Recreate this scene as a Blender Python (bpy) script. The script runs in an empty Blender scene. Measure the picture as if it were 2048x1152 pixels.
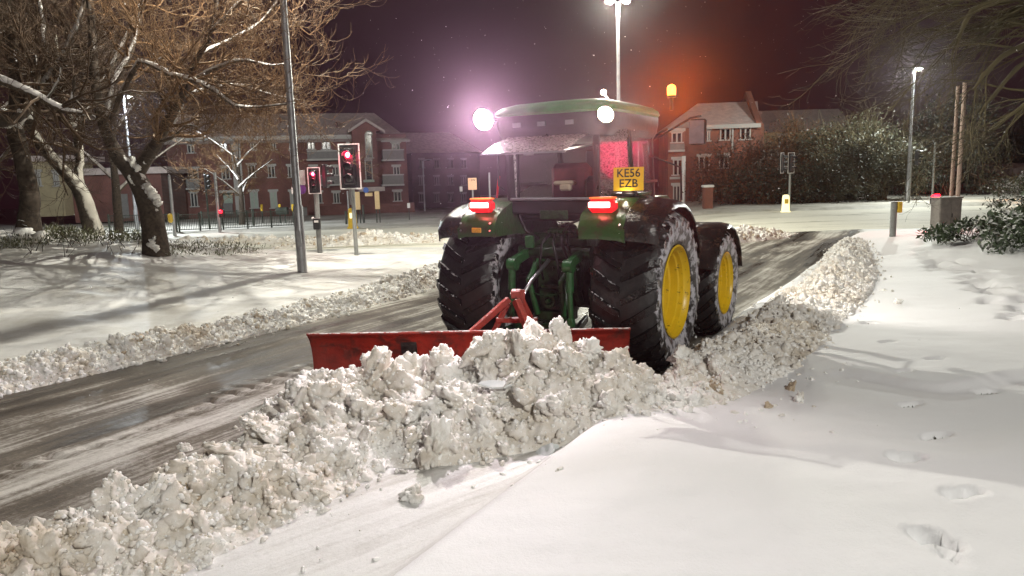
import bpy, math, random
import numpy as np
from mathutils import Vector, Matrix, noise as mnoise

# ------------------------------------------------------------------ camera, world, light, exposure
SC = bpy.context.scene
COL = SC.collection
CAM_H = 2.2
FPX = 1500.0
PITCH = math.radians(8.8)
ROLL = 0.028
cam_d = bpy.data.cameras.new('camera')
cam = bpy.data.objects.new('camera', cam_d)
COL.objects.link(cam)
cam_d.sensor_width = 36
cam_d.lens = 36 * FPX / 2048
cam_d.clip_start = 0.05
cam_d.clip_end = 3000
cam.matrix_world = Matrix.Translation((0, 0, CAM_H)) @ Matrix.Rotation(math.pi / 2 - PITCH, 4, 'X') @ Matrix.Rotation(-ROLL, 4, 'Z')
SC.camera = cam

world = bpy.data.worlds.new("World")
SC.world = world
world.use_nodes = True
wn = world.node_tree
wn.nodes.clear()
w_out = wn.nodes.new('ShaderNodeOutputWorld')
w_bg = wn.nodes.new('ShaderNodeBackground')
w_tc = wn.nodes.new('ShaderNodeTexCoord')
w_nz = wn.nodes.new('ShaderNodeTexNoise')
w_nz.inputs['Scale'].default_value = 2.2
w_nz.inputs['Detail'].default_value = 5
w_cr = wn.nodes.new('ShaderNodeValToRGB')
w_cr.color_ramp.elements[0].position = 0.3
w_cr.color_ramp.elements[0].color = (0.0060, 0.0022, 0.0028, 1)
w_cr.color_ramp.elements[1].position = 0.75
w_cr.color_ramp.elements[1].color = (0.019, 0.0042, 0.0072, 1)
wn.links.new(w_tc.outputs['Generated'], w_nz.inputs['Vector'])
wn.links.new(w_nz.outputs['Fac'], w_cr.inputs['Fac'])
wn.links.new(w_cr.outputs['Color'], w_bg.inputs['Color'])
w_bg.inputs['Strength'].default_value = 1.0
wn.links.new(w_bg.outputs['Background'], w_out.inputs['Surface'])

SC.render.engine = 'CYCLES'
SC.cycles.use_denoising = True
SC.cycles.max_bounces = 6
SC.cycles.diffuse_bounces = 3
SC.cycles.glossy_bounces = 3
SC.cycles.transmission_bounces = 6
SC.cycles.transparent_max_bounces = 12
SC.cycles.volume_bounces = 0
SC.cycles.sample_clamp_indirect = 4
SC.cycles.caustics_reflective = False
SC.cycles.caustics_refractive = False
SC.view_settings.view_transform = 'Standard'
SC.view_settings.look = 'None'
SC.view_settings.exposure = 0.35
SC.view_settings.gamma = 1
SC.view_settings.use_curve_mapping = False

def lamp(name, loc, power, color, size=0.25, spot=None, aim=None, blend=0.4, parent=None):
    ld = bpy.data.lights.new(name, 'SPOT' if spot else 'POINT')
    ld.energy = power
    ld.color = color
    ld.shadow_soft_size = size
    if spot:
        ld.spot_size = math.radians(spot)
        ld.spot_blend = blend
    o = bpy.data.objects.new(name, ld)
    COL.objects.link(o)
    if parent:
        o.parent = parent
    o.location = loc
    if aim is not None:
        d = Vector(aim) - Vector(loc)
        o.rotation_euler = d.to_track_quat('-Z', 'Y').to_euler()
    return o

# street lamp standing behind the photographer (outside the frame): lights the foreground
lamp('street_light_behind', (6.0, -7.0, 10.0), 5000, (1.0, 0.985, 0.91), 0.3)
# head of the tall lamp post on the left verge, just above the frame
# (its post and head are built further down)

rng = np.random.default_rng(7)
random.seed(7)

# ------------------------------------------------------------------ picture <-> place helpers (measurements taken from the photograph)
_ca, _sa = math.cos(ROLL), math.sin(ROLL)
def ray_dir(px, py):
    a = px - 1024
    b = 576 - py
    X = (a * _ca + b * _sa) / FPX
    Y = (-a * _sa + b * _ca) / FPX
    return Vector((X, math.cos(PITCH) + Y * math.sin(PITCH), -math.sin(PITCH) + Y * math.cos(PITCH)))
def ray(px, py, Y):
    d = ray_dir(px, py)
    t = Y / d.y
    return Vector((d.x * t, Y, CAM_H + d.z * t))

# ------------------------------------------------------------------ terrain function
def sm(a, b, x):
    t = np.clip((x - a) / (b - a), 0, 1)
    return t * t * (3 - 2 * t)
_perm = np.random.default_rng(3).permutation(4096)
_gv = np.random.default_rng(4).random(4096)
def vnoise(x, y, s=0):
    xi = np.floor(x).astype(np.int64); yi = np.floor(y).astype(np.int64)
    fx = x - xi; fy = y - yi
    fx = fx * fx * (3 - 2 * fx); fy = fy * fy * (3 - 2 * fy)
    def h(i, j):
        return _gv[_perm[(_perm[(i + s * 131) & 4095] + j) & 4095]]
    return (h(xi, yi) * (1 - fx) + h(xi + 1, yi) * fx) * (1 - fy) + (h(xi, yi + 1) * (1 - fx) + h(xi + 1, yi + 1) * fx) * fy
def fbm(x, y, o=4, s=0):
    r = 0; a = 0.5; t = 0
    for i in range(o):
        r = r + a * vnoise(x * 2 ** i, y * 2 ** i, s + i); t += a; a *= 0.5
    return r / t - 0.5
RA = (-5.76, 8.16)
def road_p(x, y):
    return (x - RA[0]) * 0.866 - (y - RA[1]) * 0.5
def road_q(x, y):
    return (x - RA[0]) * 0.5 + (y - RA[1]) * 0.866
PRINTS = []
def terrain(x, y, detail=True):
    x = np.asarray(x, float); y = np.asarray(y, float)
    s = 0.026 - 0.012 * sm(3, 14, x)
    d = np.maximum(y - 9, 0)
    z = -s * (d * d / (d + 4))
    z = z - 0.04 * sm(60, 140, y) * 0
    p = road_p(x, y)
    far = sm(23, 26.5, y)
    onroad = sm(0.0, -0.35, p) + sm(6.45, 6.85, p)       # 0 on the road, 1 off it
    off = np.clip(onroad, 0, 1)
    off = off * (1 - far)
    cross = sm(26.5, 27.2, y) * (1 - sm(41.5, 42.3, y))
    left = (p < 3)
    bank = np.where(left, 0.15, 0.20)
    z = z + off * bank
    z = z + 0.14 * sm(41.8, 42.4, y)
    # left mound
    z = z + 1.15 * np.exp(-(((x + 12.8) / 5.6) ** 2 + ((y - 18.5) / 5.2) ** 2)) * off
    # foreground drift, its crest shaped so the bank behind turns grey like shade
    yc = 5.15 - 0.45 * sm(0.9, 2.0, x) - 0.25 * sm(2.2, 2.9, x) + 0.35 * sm(2.9, 3.6, x)
    dd = y - yc
    cr = np.where(dd < 0, np.exp(-(dd / 2.2) ** 2), np.exp(-(dd / 0.42) ** 2))
    z = z + 0.13 * cr * sm(6.6, 7.6, p) * sm(4.9, 3.6, x)
    # scarp
    ys = 6.9 - 0.65 * sm(3.0, 3.7, x) + 0.35 * sm(3.7, 4.8, x)
    z = z + 0.07 * sm(-0.10, 0.10, y - ys) * sm(2.7, 3.3, x) * sm(14, 9, y) * (y > 5)
    # bank on the right rises to the shrub
    z = z + 0.55 * np.exp(-(((x - 14.0) / 3.5) ** 2 + ((y - 17.5) / 3.2) ** 2))
    if detail:
        z = z + off * (0.05 * fbm(x * 0.5 + 3, y * 0.5, 4, 1) * np.clip((y) / 6, 0.3, 1) + 0.010 * fbm(x * 1.6 + y * .5, y * 4.2, 3, 21) + .004 * fbm(x * 9, y * 11, 2, 22)) * 2
        z = z + off * (0.010 * fbm(x * 2.2, y * 2.2, 3, 5) + 0.075 * fbm(x * 0.55 + 0.4 * fbm(x * .3, y * .3, 2, 6), y * 1.35 + .35 * x, 3, 7)) * 2 * (p < 3) * sm(-.3, -1.6, p)
        q = road_q(x, y)
        # compacted ridges and ruts along the carriageway
        rut = fbm(p * 2.6 + 9, q * 0.16, 4, 9)
        z = z + (1 - off) * (1 - far) * (0.045 * rut + 0.018 * fbm(p * 7, q * 2.0, 3, 12))
        z = z + far * (1 - sm(41, 43, y)) * 0.16 * fbm(x * 0.10, y * 1.0 + 5, 4, 15)
        z = z + sm(42, 44, y) * 0.12 * fbm(x * 0.25, y * 0.35 + 5, 4, 17)
        tre = np.exp(-((p - 2.7) / 0.20) ** 2) + np.exp(-((p - 5.0) / 0.22) ** 2)
        z = z - (1 - off) * (1 - far) * tre * (0.012 + 0.040 * (np.sin(q * 26 + np.abs((p - 3.8)) * 9 + 5 * fbm(p*3, q, 2, 77)) > 0.45) * (fbm(p * 2, q * .8, 3, 78) > 0))
        for (cx, cy, a, L, W, dep) in PRINTS:
            m = (np.abs(x - cx) < 0.6) & (np.abs(y - cy) < 0.6)
            if not m.any():
                continue
            ux = (x - cx) * math.cos(a) + (y - cy) * math.sin(a)
            uy = -(x - cx) * math.sin(a) + (y - cy) * math.cos(a)
            wob = 1 + 0.5 * np.sin(ux * 31 + cx * 9) * 0.5
            e = (ux / L) ** 2 + (uy / (W * wob)) ** 2
            z = z - np.where(m, dep * np.exp(-e ** 3) - 0.06 * dep * np.exp(-((np.sqrt(e) - 1.5) / 0.3) ** 2), 0)
    return z
def tz(x, y):
    return float(terrain(np.array([x]), np.array([y]), False)[0])
def at(px, py, dz=0.0):
    d = ray_dir(px, py)
    t = np.concatenate([np.linspace(2.5, 30, 1500), np.linspace(30.05, 260, 2500)])
    xs = d.x * t; ys = d.y * t; zs = CAM_H + d.z * t
    hit = np.where(zs <= terrain(xs, ys, False) + dz)[0]
    i = hit[0] if len(hit) else len(t) - 1
    return Vector((xs[i], ys[i], float(terrain(xs[i:i+1], ys[i:i+1], False)[0])))
for (px, py, a, L, W, dep) in [(1868, 1082, 2.2, .15, .08, .10), (1925, 992, 0.2, .14, .07, .09), (1812, 918, 0.1, .13, .09, .11), (1872, 872, 0.2, .15, .05, .07),
                               (1822, 816, 0.2, .12, .05, .07), (1975, 790, 0.3, .14, .06, .06), (1808, 746, 0.4, .12, .05, .06), (1870, 722, .3, .12, .05, .05), (1775, 690, .3, .13, .05, .04), (1735, 648, .3, .13, .06, .05),
                               (1690, 655, .5, .10, .06, .04), (1905, 1120, 2.0, .10, .03, .04)]:
    p_ = at(px, py)
    PRINTS.append((p_.x, p_.y, a, L * .8, W * .75, dep * 1.35))
for i in range(75):      # trampled path on the right
    t_ = rng.random()
    px = 1830 + 230 * t_ + rng.normal() * 14
    py = 488 + 130 * t_ + rng.normal() * (8 + 16 * t_)
    p_ = at(px, py)
    PRINTS.append((p_.x, p_.y, 1.0 + rng.normal() * .4, .16, .10, .08))

# ------------------------------------------------------------------ materials
def new_mat(name):
    m = bpy.data.materials.new(name); m.use_nodes = True
    nt = m.node_tree
    b = nt.nodes['Principled BSDF']
    return m, nt, b
def link(nt, a, b): nt.links.new(a, b)
def node(nt, t, **kw):
    n = nt.nodes.new(t)
    for k, v in kw.items():
        if k in n.inputs: n.inputs[k].default_value = v
        else: setattr(n, k, v)
    return n
def tex_noise(nt, scale, detail=4, vec=None, rough=0.5):
    n = node(nt, 'ShaderNodeTexNoise'); n.inputs['Scale'].default_value = scale; n.inputs['Detail'].default_value = detail
    n.inputs['Roughness'].default_value = rough
    if vec is not None: link(nt, vec, n.inputs['Vector'])
    return n
def ramp(nt, fac, stops):
    r = node(nt, 'ShaderNodeValToRGB')
    els = r.color_ramp.elements
    while len(els) < len(stops): els.new(0.5)
    for e, (p, c) in zip(els, stops):
        e.position = p; e.color = (c[0], c[1], c[2], 1) if hasattr(c, '__len__') else (c, c, c, 1)
    link(nt, fac, r.inputs['Fac'])
    return r
def mixc(nt, fac, a, b):
    m = node(nt, 'ShaderNodeMix'); m.data_type = 'RGBA'
    for s, v in ((0, fac), (6, a), (7, b)):
        if hasattr(v, 'is_linked'): link(nt, v, m.inputs[s])
        else: m.inputs[s].default_value = v if s == 0 else (v[0], v[1], v[2], 1)
    return m.outputs[2]
def bump(nt, h, strength, dist, b):
    n = node(nt, 'ShaderNodeBump'); n.inputs['Strength'].default_value = strength; n.inputs['Distance'].default_value = dist
    link(nt, h, n.inputs['Height']); link(nt, n.outputs['Normal'], b.inputs['Normal'])
    return n
def mat_plain(name, col, rough=0.6, metal=0.0, var=0.25, scale=8, bmp=0.0, emit=None, es=0, wet=False):
    m, nt, b = new_mat(name)
    tc = node(nt, 'ShaderNodeTexCoord')
    n = tex_noise(nt, scale, 5, tc.outputs['Object'], 0.65)
    r = ramp(nt, n.outputs['Fac'], [(0.25, [c * (1 - var) for c in col]), (0.75, [min(1, c * (1 + var)) for c in col])])
    link(nt, r.outputs['Color'], b.inputs['Base Color'])
    b.inputs['Roughness'].default_value = rough
    b.inputs['Metallic'].default_value = metal
    if bmp: bump(nt, n.outputs['Fac'], bmp, 0.02, b)
    if emit:
        b.inputs['Emission Color'].default_value = (*emit, 1); b.inputs['Emission Strength'].default_value = es
    return m
def mat_snowed(name, col, rough=0.7, metal=0.0, thr=0.35, width=0.25, patch=0.0, nscale=9, dirv=(0, 0, 1), bmp=0.3, snowcol=(0.72, 0.72, 0.72), var=0.3, colscale=6, stain=None):
    """a surface with snow lying where its faces look up (or towards dirv)"""
    m, nt, b = new_mat(name)
    tc = node(nt, 'ShaderNodeTexCoord'); geo = node(nt, 'ShaderNodeNewGeometry')
    dp = node(nt, 'ShaderNodeVectorMath'); dp.operation = 'DOT_PRODUCT'
    link(nt, geo.outputs['Normal'], dp.inputs[0]); dv = Vector(dirv).normalized(); dp.inputs[1].default_value = dv
    n = tex_noise(nt, nscale, 5, tc.outputs['Object'], 0.6)
    ad = node(nt, 'ShaderNodeMath'); ad.operation = 'MULTIPLY_ADD'
    link(nt, n.outputs['Fac'], ad.inputs[0]); ad.inputs[1].default_value = 0.9 + patch; ad.inputs[2].default_value = -0.45 - patch * 0.5
    a2 = node(nt, 'ShaderNodeMath'); a2.operation = 'ADD'
    link(nt, dp.outputs['Value'], a2.inputs[0]); link(nt, ad.outputs[0], a2.inputs[1])
    mk = ramp(nt, a2.outputs[0], [(max(0, thr - width / 2), 0.0), (min(1, thr + width / 2), 1.0)])
    n2 = tex_noise(nt, colscale, 4, tc.outputs['Object'], 0.6)
    cr = ramp(nt, n2.outputs['Fac'], [(0.3, [c * (1 - var) for c in col]), (0.7, [c * (1 + var) for c in col])])
    base = cr.outputs['Color']
    if stain:
        n3 = tex_noise(nt, stain[1], 6, tc.outputs['Object'], 0.7)
        f3 = ramp(nt, n3.outputs['Fac'], [(stain[2], 0.0), (stain[2] + 0.12, 1.0)])
        base = mixc(nt, f3.outputs['Color'], base, stain[0])
    c = mixc(nt, mk.outputs['Color'], base, snowcol)
    link(nt, c, b.inputs['Base Color'])
    mr = node(nt, 'ShaderNodeMapRange'); link(nt, mk.outputs['Color'], mr.inputs[0]); mr.inputs[3].default_value = rough; mr.inputs[4].default_value = 0.75
    link(nt, mr.outputs[0], b.inputs['Roughness'])
    b.inputs['Metallic'].default_value = metal
    if bmp: bump(nt, n.outputs['Fac'], bmp, 0.02, b)
    return m

def snow_mat(name, dirt=0.2, col=(0.80, 0.80, 0.81), dcol=(0.36, 0.31, 0.24), bscale=60, bstr=0.35, dscale=1.3, glint=True):
    m, nt, b = new_mat(name)
    tc = node(nt, 'ShaderNodeTexCoord')
    n1 = tex_noise(nt, dscale, 6, tc.outputs['Object'], 0.65)
    n2 = tex_noise(nt, dscale * 9, 5, tc.outputs['Object'], 0.7)
    mu = node(nt, 'ShaderNodeMath'); mu.operation = 'MULTIPLY_ADD'
    link(nt, n2.outputs['Fac'], mu.inputs[0]); mu.inputs[1].default_value = 0.5; link(nt, n1.outputs['Fac'], mu.inputs[2])
    lo = 1.02 - dirt
    if name == 'ploughed_snow':
        gq = node(nt, 'ShaderNodeNewGeometry')
        class _o: pass
        mu = _o(); mu.outputs = [stain_spot(nt, n_prev(nt, n1, n2), gq.outputs['Position'], (-3.15, 3.75, .15), .95)]
    r = ramp(nt, mu.outputs[0], [(lo - 0.22, 0.0), (lo + 0.12, 0.75)])
    c = mixc(nt, r.outputs['Color'], col, dcol)
    link(nt, c, b.inputs['Base Color'])
    b.inputs['Roughness'].default_value = 0.6
    b.inputs['Specular IOR Level'].default_value = 0.25
    nb = tex_noise(nt, bscale, 4, tc.outputs['Object'], 0.75)
    nb2 = tex_noise(nt, bscale * .35, 4, tc.outputs['Object'], 0.7)
    am = node(nt, 'ShaderNodeMath'); am.operation = 'MULTIPLY_ADD'; link(nt, nb2.outputs['Fac'], am.inputs[0]); am.inputs[1].default_value = 1.6; link(nt, nb.outputs['Fac'], am.inputs[2])
    bump(nt, am.outputs[0], bstr, 0.010, b)
    return m
def n_prev(nt, n1, n2):
    q = node(nt, 'ShaderNodeMath'); q.operation = 'MULTIPLY_ADD'; link(nt, n2.outputs['Fac'], q.inputs[0]); q.inputs[1].default_value = .5; link(nt, n1.outputs['Fac'], q.inputs[2]); return q.outputs[0]
def stain_spot(nt, fac, pos, c0, rad):
    """a muddy spot of its own: adds to a mask near one point of the heap"""
    d = node(nt, 'ShaderNodeVectorMath'); d.operation = 'DISTANCE'; link(nt, pos, d.inputs[0]); d.inputs[1].default_value = c0
    mr = node(nt, 'ShaderNodeMapRange'); link(nt, d.outputs['Value'], mr.inputs[0]); mr.inputs[1].default_value = rad * .2; mr.inputs[2].default_value = rad; mr.inputs[3].default_value = .16; mr.inputs[4].default_value = 0
    a = node(nt, 'ShaderNodeMath'); a.operation = 'ADD'; link(nt, fac, a.inputs[0]); link(nt, mr.outputs[0], a.inputs[1])
    return a.outputs[0]
def line_coords(nt, ang, sx, sy):
    """coordinates stretched along a direction lying on the ground"""
    tc = node(nt, 'ShaderNodeTexCoord'); mp = node(nt, 'ShaderNodeMapping'); mp.vector_type = 'TEXTURE'
    mp.inputs['Rotation'].default_value = (0, 0, ang); mp.inputs['Scale'].default_value = (sx, sy, 1)
    link(nt, tc.outputs['Object'], mp.inputs['Vector'])
    return mp.outputs['Vector'], tc
def road_mat(name, ang, bal=0.5, wide=1.0, dark=(0.10, 0.085, 0.07), mid=(0.24, 0.215, 0.18), light=(0.62, 0.61, 0.58)):
    m, nt, b = new_mat(name)
    v, tc = line_coords(nt, ang, 9.0 * wide, 0.75 * wide)
    n1 = tex_noise(nt, 1.0, 5, v, 0.6)
    v2, _ = line_coords(nt, ang, 2.0, 0.10)
    n2 = tex_noise(nt, 1.0, 5, v2, 0.7)
    n3 = tex_noise(nt, 1.1, 5, tc.outputs['Object'], 0.65)
    n4 = tex_noise(nt, 22, 5, tc.outputs['Object'], 0.75)
    s = node(nt, 'ShaderNodeMath'); s.operation = 'MULTIPLY_ADD'; link(nt, n2.outputs['Fac'], s.inputs[0]); s.inputs[1].default_value = 0.42; link(nt, n1.outputs['Fac'], s.inputs[2])
    s2 = node(nt, 'ShaderNodeMath'); s2.operation = 'MULTIPLY_ADD'; link(nt, n3.outputs['Fac'], s2.inputs[0]); s2.inputs[1].default_value = 0.30; link(nt, s.outputs[0], s2.inputs[2])
    s3 = node(nt, 'ShaderNodeMath'); s3.operation = 'MULTIPLY_ADD'; link(nt, n4.outputs['Fac'], s3.inputs[0]); s3.inputs[1].default_value = 0.22; link(nt, s2.outputs[0], s3.inputs[2])
    c0 = (0.97 + (0.5 - bal) * 0.5) / 2
    hf = node(nt, 'ShaderNodeMath'); hf.operation = 'MULTIPLY'; hf.inputs[1].default_value = 0.5; link(nt, s3.outputs[0], hf.inputs[0]); s3 = hf
    r = ramp(nt, s3.outputs[0], [(0, dark), (c0 - 0.060, dark), (c0 - 0.012, mid), (c0 + 0.025, [(a + b_) / 2 for a, b_ in zip(mid, light)]), (c0 + 0.065, light)])
    dm = node(nt, 'ShaderNodeMath'); dm.operation = 'MULTIPLY'
    link(nt, r.outputs['Color'], b.inputs['Base Color'])
    rr = ramp(nt, s3.outputs[0], [(c0 - 0.11, 0.24), (c0 - .02, 0.7)])
    link(nt, rr.outputs['Color'], b.inputs['Roughness'])
    bump(nt, s3.outputs[0], 0.7, 0.08, b)
    return m

M = {}
M['snow'] = snow_mat('fresh_snow', -0.5, col=(.83,.83,.84), bscale=75, bstr=0.30)
M['snow_verge'] = snow_mat('verge_snow', 0.12, col=(0.74, 0.73, 0.71), dcol=(0.45, 0.42, 0.36), bscale=25, bstr=0.3, dscale=0.6)
M['heap'] = snow_mat('ploughed_snow', 0.21, col=(0.90, 0.89, 0.87), dcol=(0.52, 0.43, 0.31), bscale=70, bstr=0.42)
M['clump'] = snow_mat('snow_clump_white', 0.12, col=(0.88, 0.87, 0.84), dcol=(0.38, 0.30, 0.20), bscale=40, bstr=0.55)
M['dirty'] = snow_mat('dirty_snow_clump', 0.42, col=(0.74, 0.68, 0.58), dcol=(0.42, 0.31, 0.20), bscale=45, bstr=0.6)
M['road'] = road_mat('slush_road', -math.radians(30) + math.pi / 2, 0.42, dark=(0.042, 0.032, 0.023), mid=(0.125, 0.102, 0.076), light=(0.54, 0.52, 0.47))
m, nt, b = new_mat('snow_crumb')
oi = node(nt, 'ShaderNodeObjectInfo'); cr_ = ramp(nt, oi.outputs['Random'], [(0, (.62, .55, .44)), (.18, (.82, .80, .76)), (.5, (.90, .89, .87))]); cr_.color_ramp.interpolation = 'LINEAR'
gp_ = node(nt, 'ShaderNodeNewGeometry'); na_ = tex_noise(nt, 1.3, 6, gp_.outputs['Position'], .65)
nr_ = ramp(nt, stain_spot(nt, na_.outputs['Fac'], gp_.outputs['Position'], (-3.15, 3.75, .15), .95), [(.56, 0.0), (.70, .8)]); cc_ = mixc(nt, nr_.outputs['Color'], cr_.outputs['Color'], (.40, .29, .18))
link(nt, cc_, b.inputs['Base Color']); b.inputs['Roughness'].default_value = .6; M['crumb'] = m
M['strip'] = road_mat('packed_icy_snow', -math.radians(50) + math.pi / 2, 0.62, 0.35, dark=(.40,.38,.35), mid=(.56,.55,.53), light=(.72,.72,.71))
M['cross'] = road_mat('cross_road_slush', 0.0, 0.85, 1.6, dark=(.16,.145,.115), mid=(0.42, 0.39, 0.30), light=(0.80, 0.77, 0.66))
M['verge_far'] = snow_mat('far_snow', 0.22, col=(0.68, 0.66, 0.60), dcol=(0.25, 0.23, 0.18), bscale=8, bstr=0.4, dscale=0.35)

# ------------------------------------------------------------------ object helpers
def link_obj(o, parent=None):
    COL.objects.link(o)
    if parent is not None: o.parent = parent
    return o
def tag(o, label=None, cat=None, group=None, kind=None):
    if label: o['label'] = label
    if cat: o['category'] = cat
    if group: o['group'] = group
    if kind: o['kind'] = kind
    return o
def thing(name, loc, label, cat, rz=0.0, group=None):
    o = bpy.data.objects.new(name, None); o.empty_display_size = 0.2
    link_obj(o); o.location = loc; o.rotation_euler = (0, 0, rz)
    return tag(o, label, cat, group)
def np_mesh(name, V, F, mats, smooth=False, parent=None, mi=None):
    me = bpy.data.meshes.new(name)
    V = np.asarray(V, np.float32); F = np.asarray(F, np.int32)
    me.vertices.add(len(V)); me.vertices.foreach_set('co', V.ravel())
    k = F.shape[1]
    me.loops.add(F.size); me.loops.foreach_set('vertex_index', F.ravel())
    me.polygons.add(len(F)); me.polygons.foreach_set('loop_start', np.arange(0, F.size, k, dtype=np.int32))
    if mi is not None: me.polygons.foreach_set('material_index', np.asarray(mi, np.int32))
    if smooth: me.polygons.foreach_set('use_smooth', np.ones(len(F), bool))
    for m in (mats if isinstance(mats, (list, tuple)) else [mats]): me.materials.append(m)
    me.update(calc_edges=True); me.validate()
    return link_obj(bpy.data.objects.new(name, me), parent)
class MB:
    def __init__(s): s.v = []; s.f = []
    def add(s, vs, fs):
        n = len(s.v); s.v += [Vector(v) for v in vs]; s.f += [tuple(i + n for i in f) for f in fs]; return s
    def box(s, c, d, R=None, bev=0.0):
        hx, hy, hz = d[0] / 2, d[1] / 2, d[2] / 2
        if bev > 0:
            bv = min(bev, hx * .9, hy * .9, hz * .9)
            vs = []
            for sx in (-1, 1):
                for sy in (-1, 1):
                    for sz in (-1, 1):
                        vs += [(sx * (hx - bv), sy * (hy - bv), sz * hz), (sx * (hx - bv), sy * hy, sz * (hz - bv)), (sx * hx, sy * (hy - bv), sz * (hz - bv))]
            import bmesh as _b
            bm = _b.new()
            for v in vs: bm.verts.new(v)
            _b.ops.convex_hull(bm, input=bm.verts)
            bm.verts.index_update()
            vs = [v.co.copy() for v in bm.verts]; fs = [tuple(v.index for v in f.verts) for f in bm.faces]; bm.free()
        else:
            vs = [(x, y, z) for x in (-hx, hx) for y in (-hy, hy) for z in (-hz, hz)]
            fs = [(0, 1, 3, 2), (4, 6, 7, 5), (0, 4, 5, 1), (2, 3, 7, 6), (0, 2, 6, 4), (1, 5, 7, 3)]
        vs = [(R @ Vector(v) if R else Vector(v)) + Vector(c) for v in vs]
        return s.add(vs, fs)
    def bar(s, p, q, w, h=None, bev=0.0, up=(0, 0, 1)):
        p = Vector(p); q = Vector(q); h = h or w; d = q - p; L = d.length; z = d.normalized(); x = z.cross(Vector(up))
        if x.length < 1e-3: x = z.cross(Vector((1, 0, 0)))
        x.normalize(); y = z.cross(x)
        R = Matrix((x, y, z)).transposed()
        return s.box((p + q) / 2, (w, h, L), R, bev)
    def tube(s, pts, r, n=10, cap=True):
        pts = [Vector(p) for p in pts]; K = len(pts); rs = r if hasattr(r, '__len__') else [r] * K
        vs = []; fs = []; ref = None
        for i, p in enumerate(pts):
            t = (pts[min(i + 1, K - 1)] - pts[max(i - 1, 0)]).normalized()
            if ref is None:
                ref = t.cross(Vector((0, 0, 1)))
                if ref.length < 1e-2: ref = t.cross(Vector((1, 0, 0)))
            ref = (ref - t * ref.dot(t)).normalized(); b = t.cross(ref)
            for k in range(n):
                a = 2 * math.pi * k / n
                vs.append(p + (ref * math.cos(a) + b * math.sin(a)) * rs[i])
        for i in range(K - 1):
            for k in range(n):
                fs.append((i * n + k, i * n + (k + 1) % n, (i + 1) * n + (k + 1) % n, (i + 1) * n + k))
        if cap: fs += [tuple(range(n))[::-1], tuple((K - 1) * n + k for k in range(n))]
        return s.add(vs, fs)
    def lathe(s, prof, c, axis, n=32, cap=False):
        """prof: (distance along axis, radius)"""
        a = Vector(axis).normalized(); x = a.orthogonal().normalized() if abs(a.z) > .9 else a.cross(Vector((0, 0, 1))).normalized(); y = a.cross(x)
        vs = []; fs = []
        for (h, r) in prof:
            for k in range(n):
                t = 2 * math.pi * k / n
                vs.append(Vector(c) + a * h + (x * math.cos(t) + y * math.sin(t)) * r)
        for i in range(len(prof) - 1):
            for k in range(n):
                fs.append((i * n + k, i * n + (k + 1) % n, (i + 1) * n + (k + 1) % n, (i + 1) * n + k))
        if cap: fs += [tuple(range(n))[::-1], tuple((len(prof) - 1) * n + k for k in range(n))]
        return s.add(vs, fs)
    def sphere(s, c, r, n=12, m=8, sc=(1, 1, 1)):
        vs = []; fs = []
        for i in range(m + 1):
            ph = math.pi * i / m
            for k in range(n):
                t = 2 * math.pi * k / n
                vs.append(Vector(c) + Vector((math.sin(ph) * math.cos(t) * sc[0], math.sin(ph) * math.sin(t) * sc[1], math.cos(ph) * sc[2])) * r)
        for i in range(m):
            for k in range(n):
                fs.append((i * n + k, (i + 1) * n + k, (i + 1) * n + (k + 1) % n, i * n + (k + 1) % n))
        return s.add(vs, fs)
    def grid(s, rows):
        K = len(rows[0]); vs = [p for r in rows for p in r]
        fs = [(i * K + j, i * K + j + 1, (i + 1) * K + j + 1, (i + 1) * K + j) for i in range(len(rows) - 1) for j in range(K - 1)]
        return s.add(vs, fs)
    def shell(s, rows, th):
        """sheet of real thickness: rows of points, thickened along its normals"""
        R_, K = len(rows), len(rows[0])
        P = [[Vector(p) for p in r] for r in rows]; N = []
        for i in range(R_):
            N.append([])
            for j in range(K):
                du = P[min(i + 1, R_ - 1)][j] - P[max(i - 1, 0)][j]; dv = P[i][min(j + 1, K - 1)] - P[i][max(j - 1, 0)]
                n = du.cross(dv); N[-1].append(n.normalized() if n.length > 1e-9 else Vector((0, 0, 1)))
        A = [P[i][j] for i in range(R_) for j in range(K)]; B = [P[i][j] - N[i][j] * th for i in range(R_) for j in range(K)]
        n0 = R_ * K; fs = []
        for i in range(R_ - 1):
            for j in range(K - 1):
                a = i * K + j; q = (a, a + 1, a + K + 1, a + K); fs.append(q); fs.append(tuple(v + n0 for v in q[::-1]))
        edge = [(j) for j in range(K)] + [(i * K + K - 1) for i in range(1, R_)] + [((R_ - 1) * K + j) for j in range(K - 2, -1, -1)] + [(i * K) for i in range(R_ - 2, 0, -1)]
        for a, b in zip(edge, edge[1:] + edge[:1]): fs.append((b, a, a + n0, b + n0))
        return s.add(A + B, fs)
    def prism(s, poly, vec):
        n = len(poly); A = [Vector(p) for p in poly]; B = [p + Vector(vec) for p in A]
        return s.add(A + B, [tuple(range(n))[::-1], tuple(range(n, 2 * n))] + [(i, (i + 1) % n, n + (i + 1) % n, n + i) for i in range(n)])
    def build(s, name, m, parent=None, smooth=False, angle=None):
        me = bpy.data.meshes.new(name); me.from_pydata([tuple(v) for v in s.v], [], s.f)
        for mm in (m if isinstance(m, (list, tuple)) else [m]): me.materials.append(mm)
        import bmesh as _b
        bm = _b.new(); bm.from_mesh(me); _b.ops.recalc_face_normals(bm, faces=bm.faces); 
        if angle is not None:
            for f in bm.faces: f.smooth = True
            for e in bm.edges:
                if len(e.link_faces) == 2 and e.calc_face_angle(0) > math.radians(angle): e.smooth = False
        bm.to_mesh(me); bm.free()
        if smooth:
            me.polygons.foreach_set('use_smooth', [True] * len(me.polygons))
        me.update()
        return link_obj(bpy.data.objects.new(name, me), parent)
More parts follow.
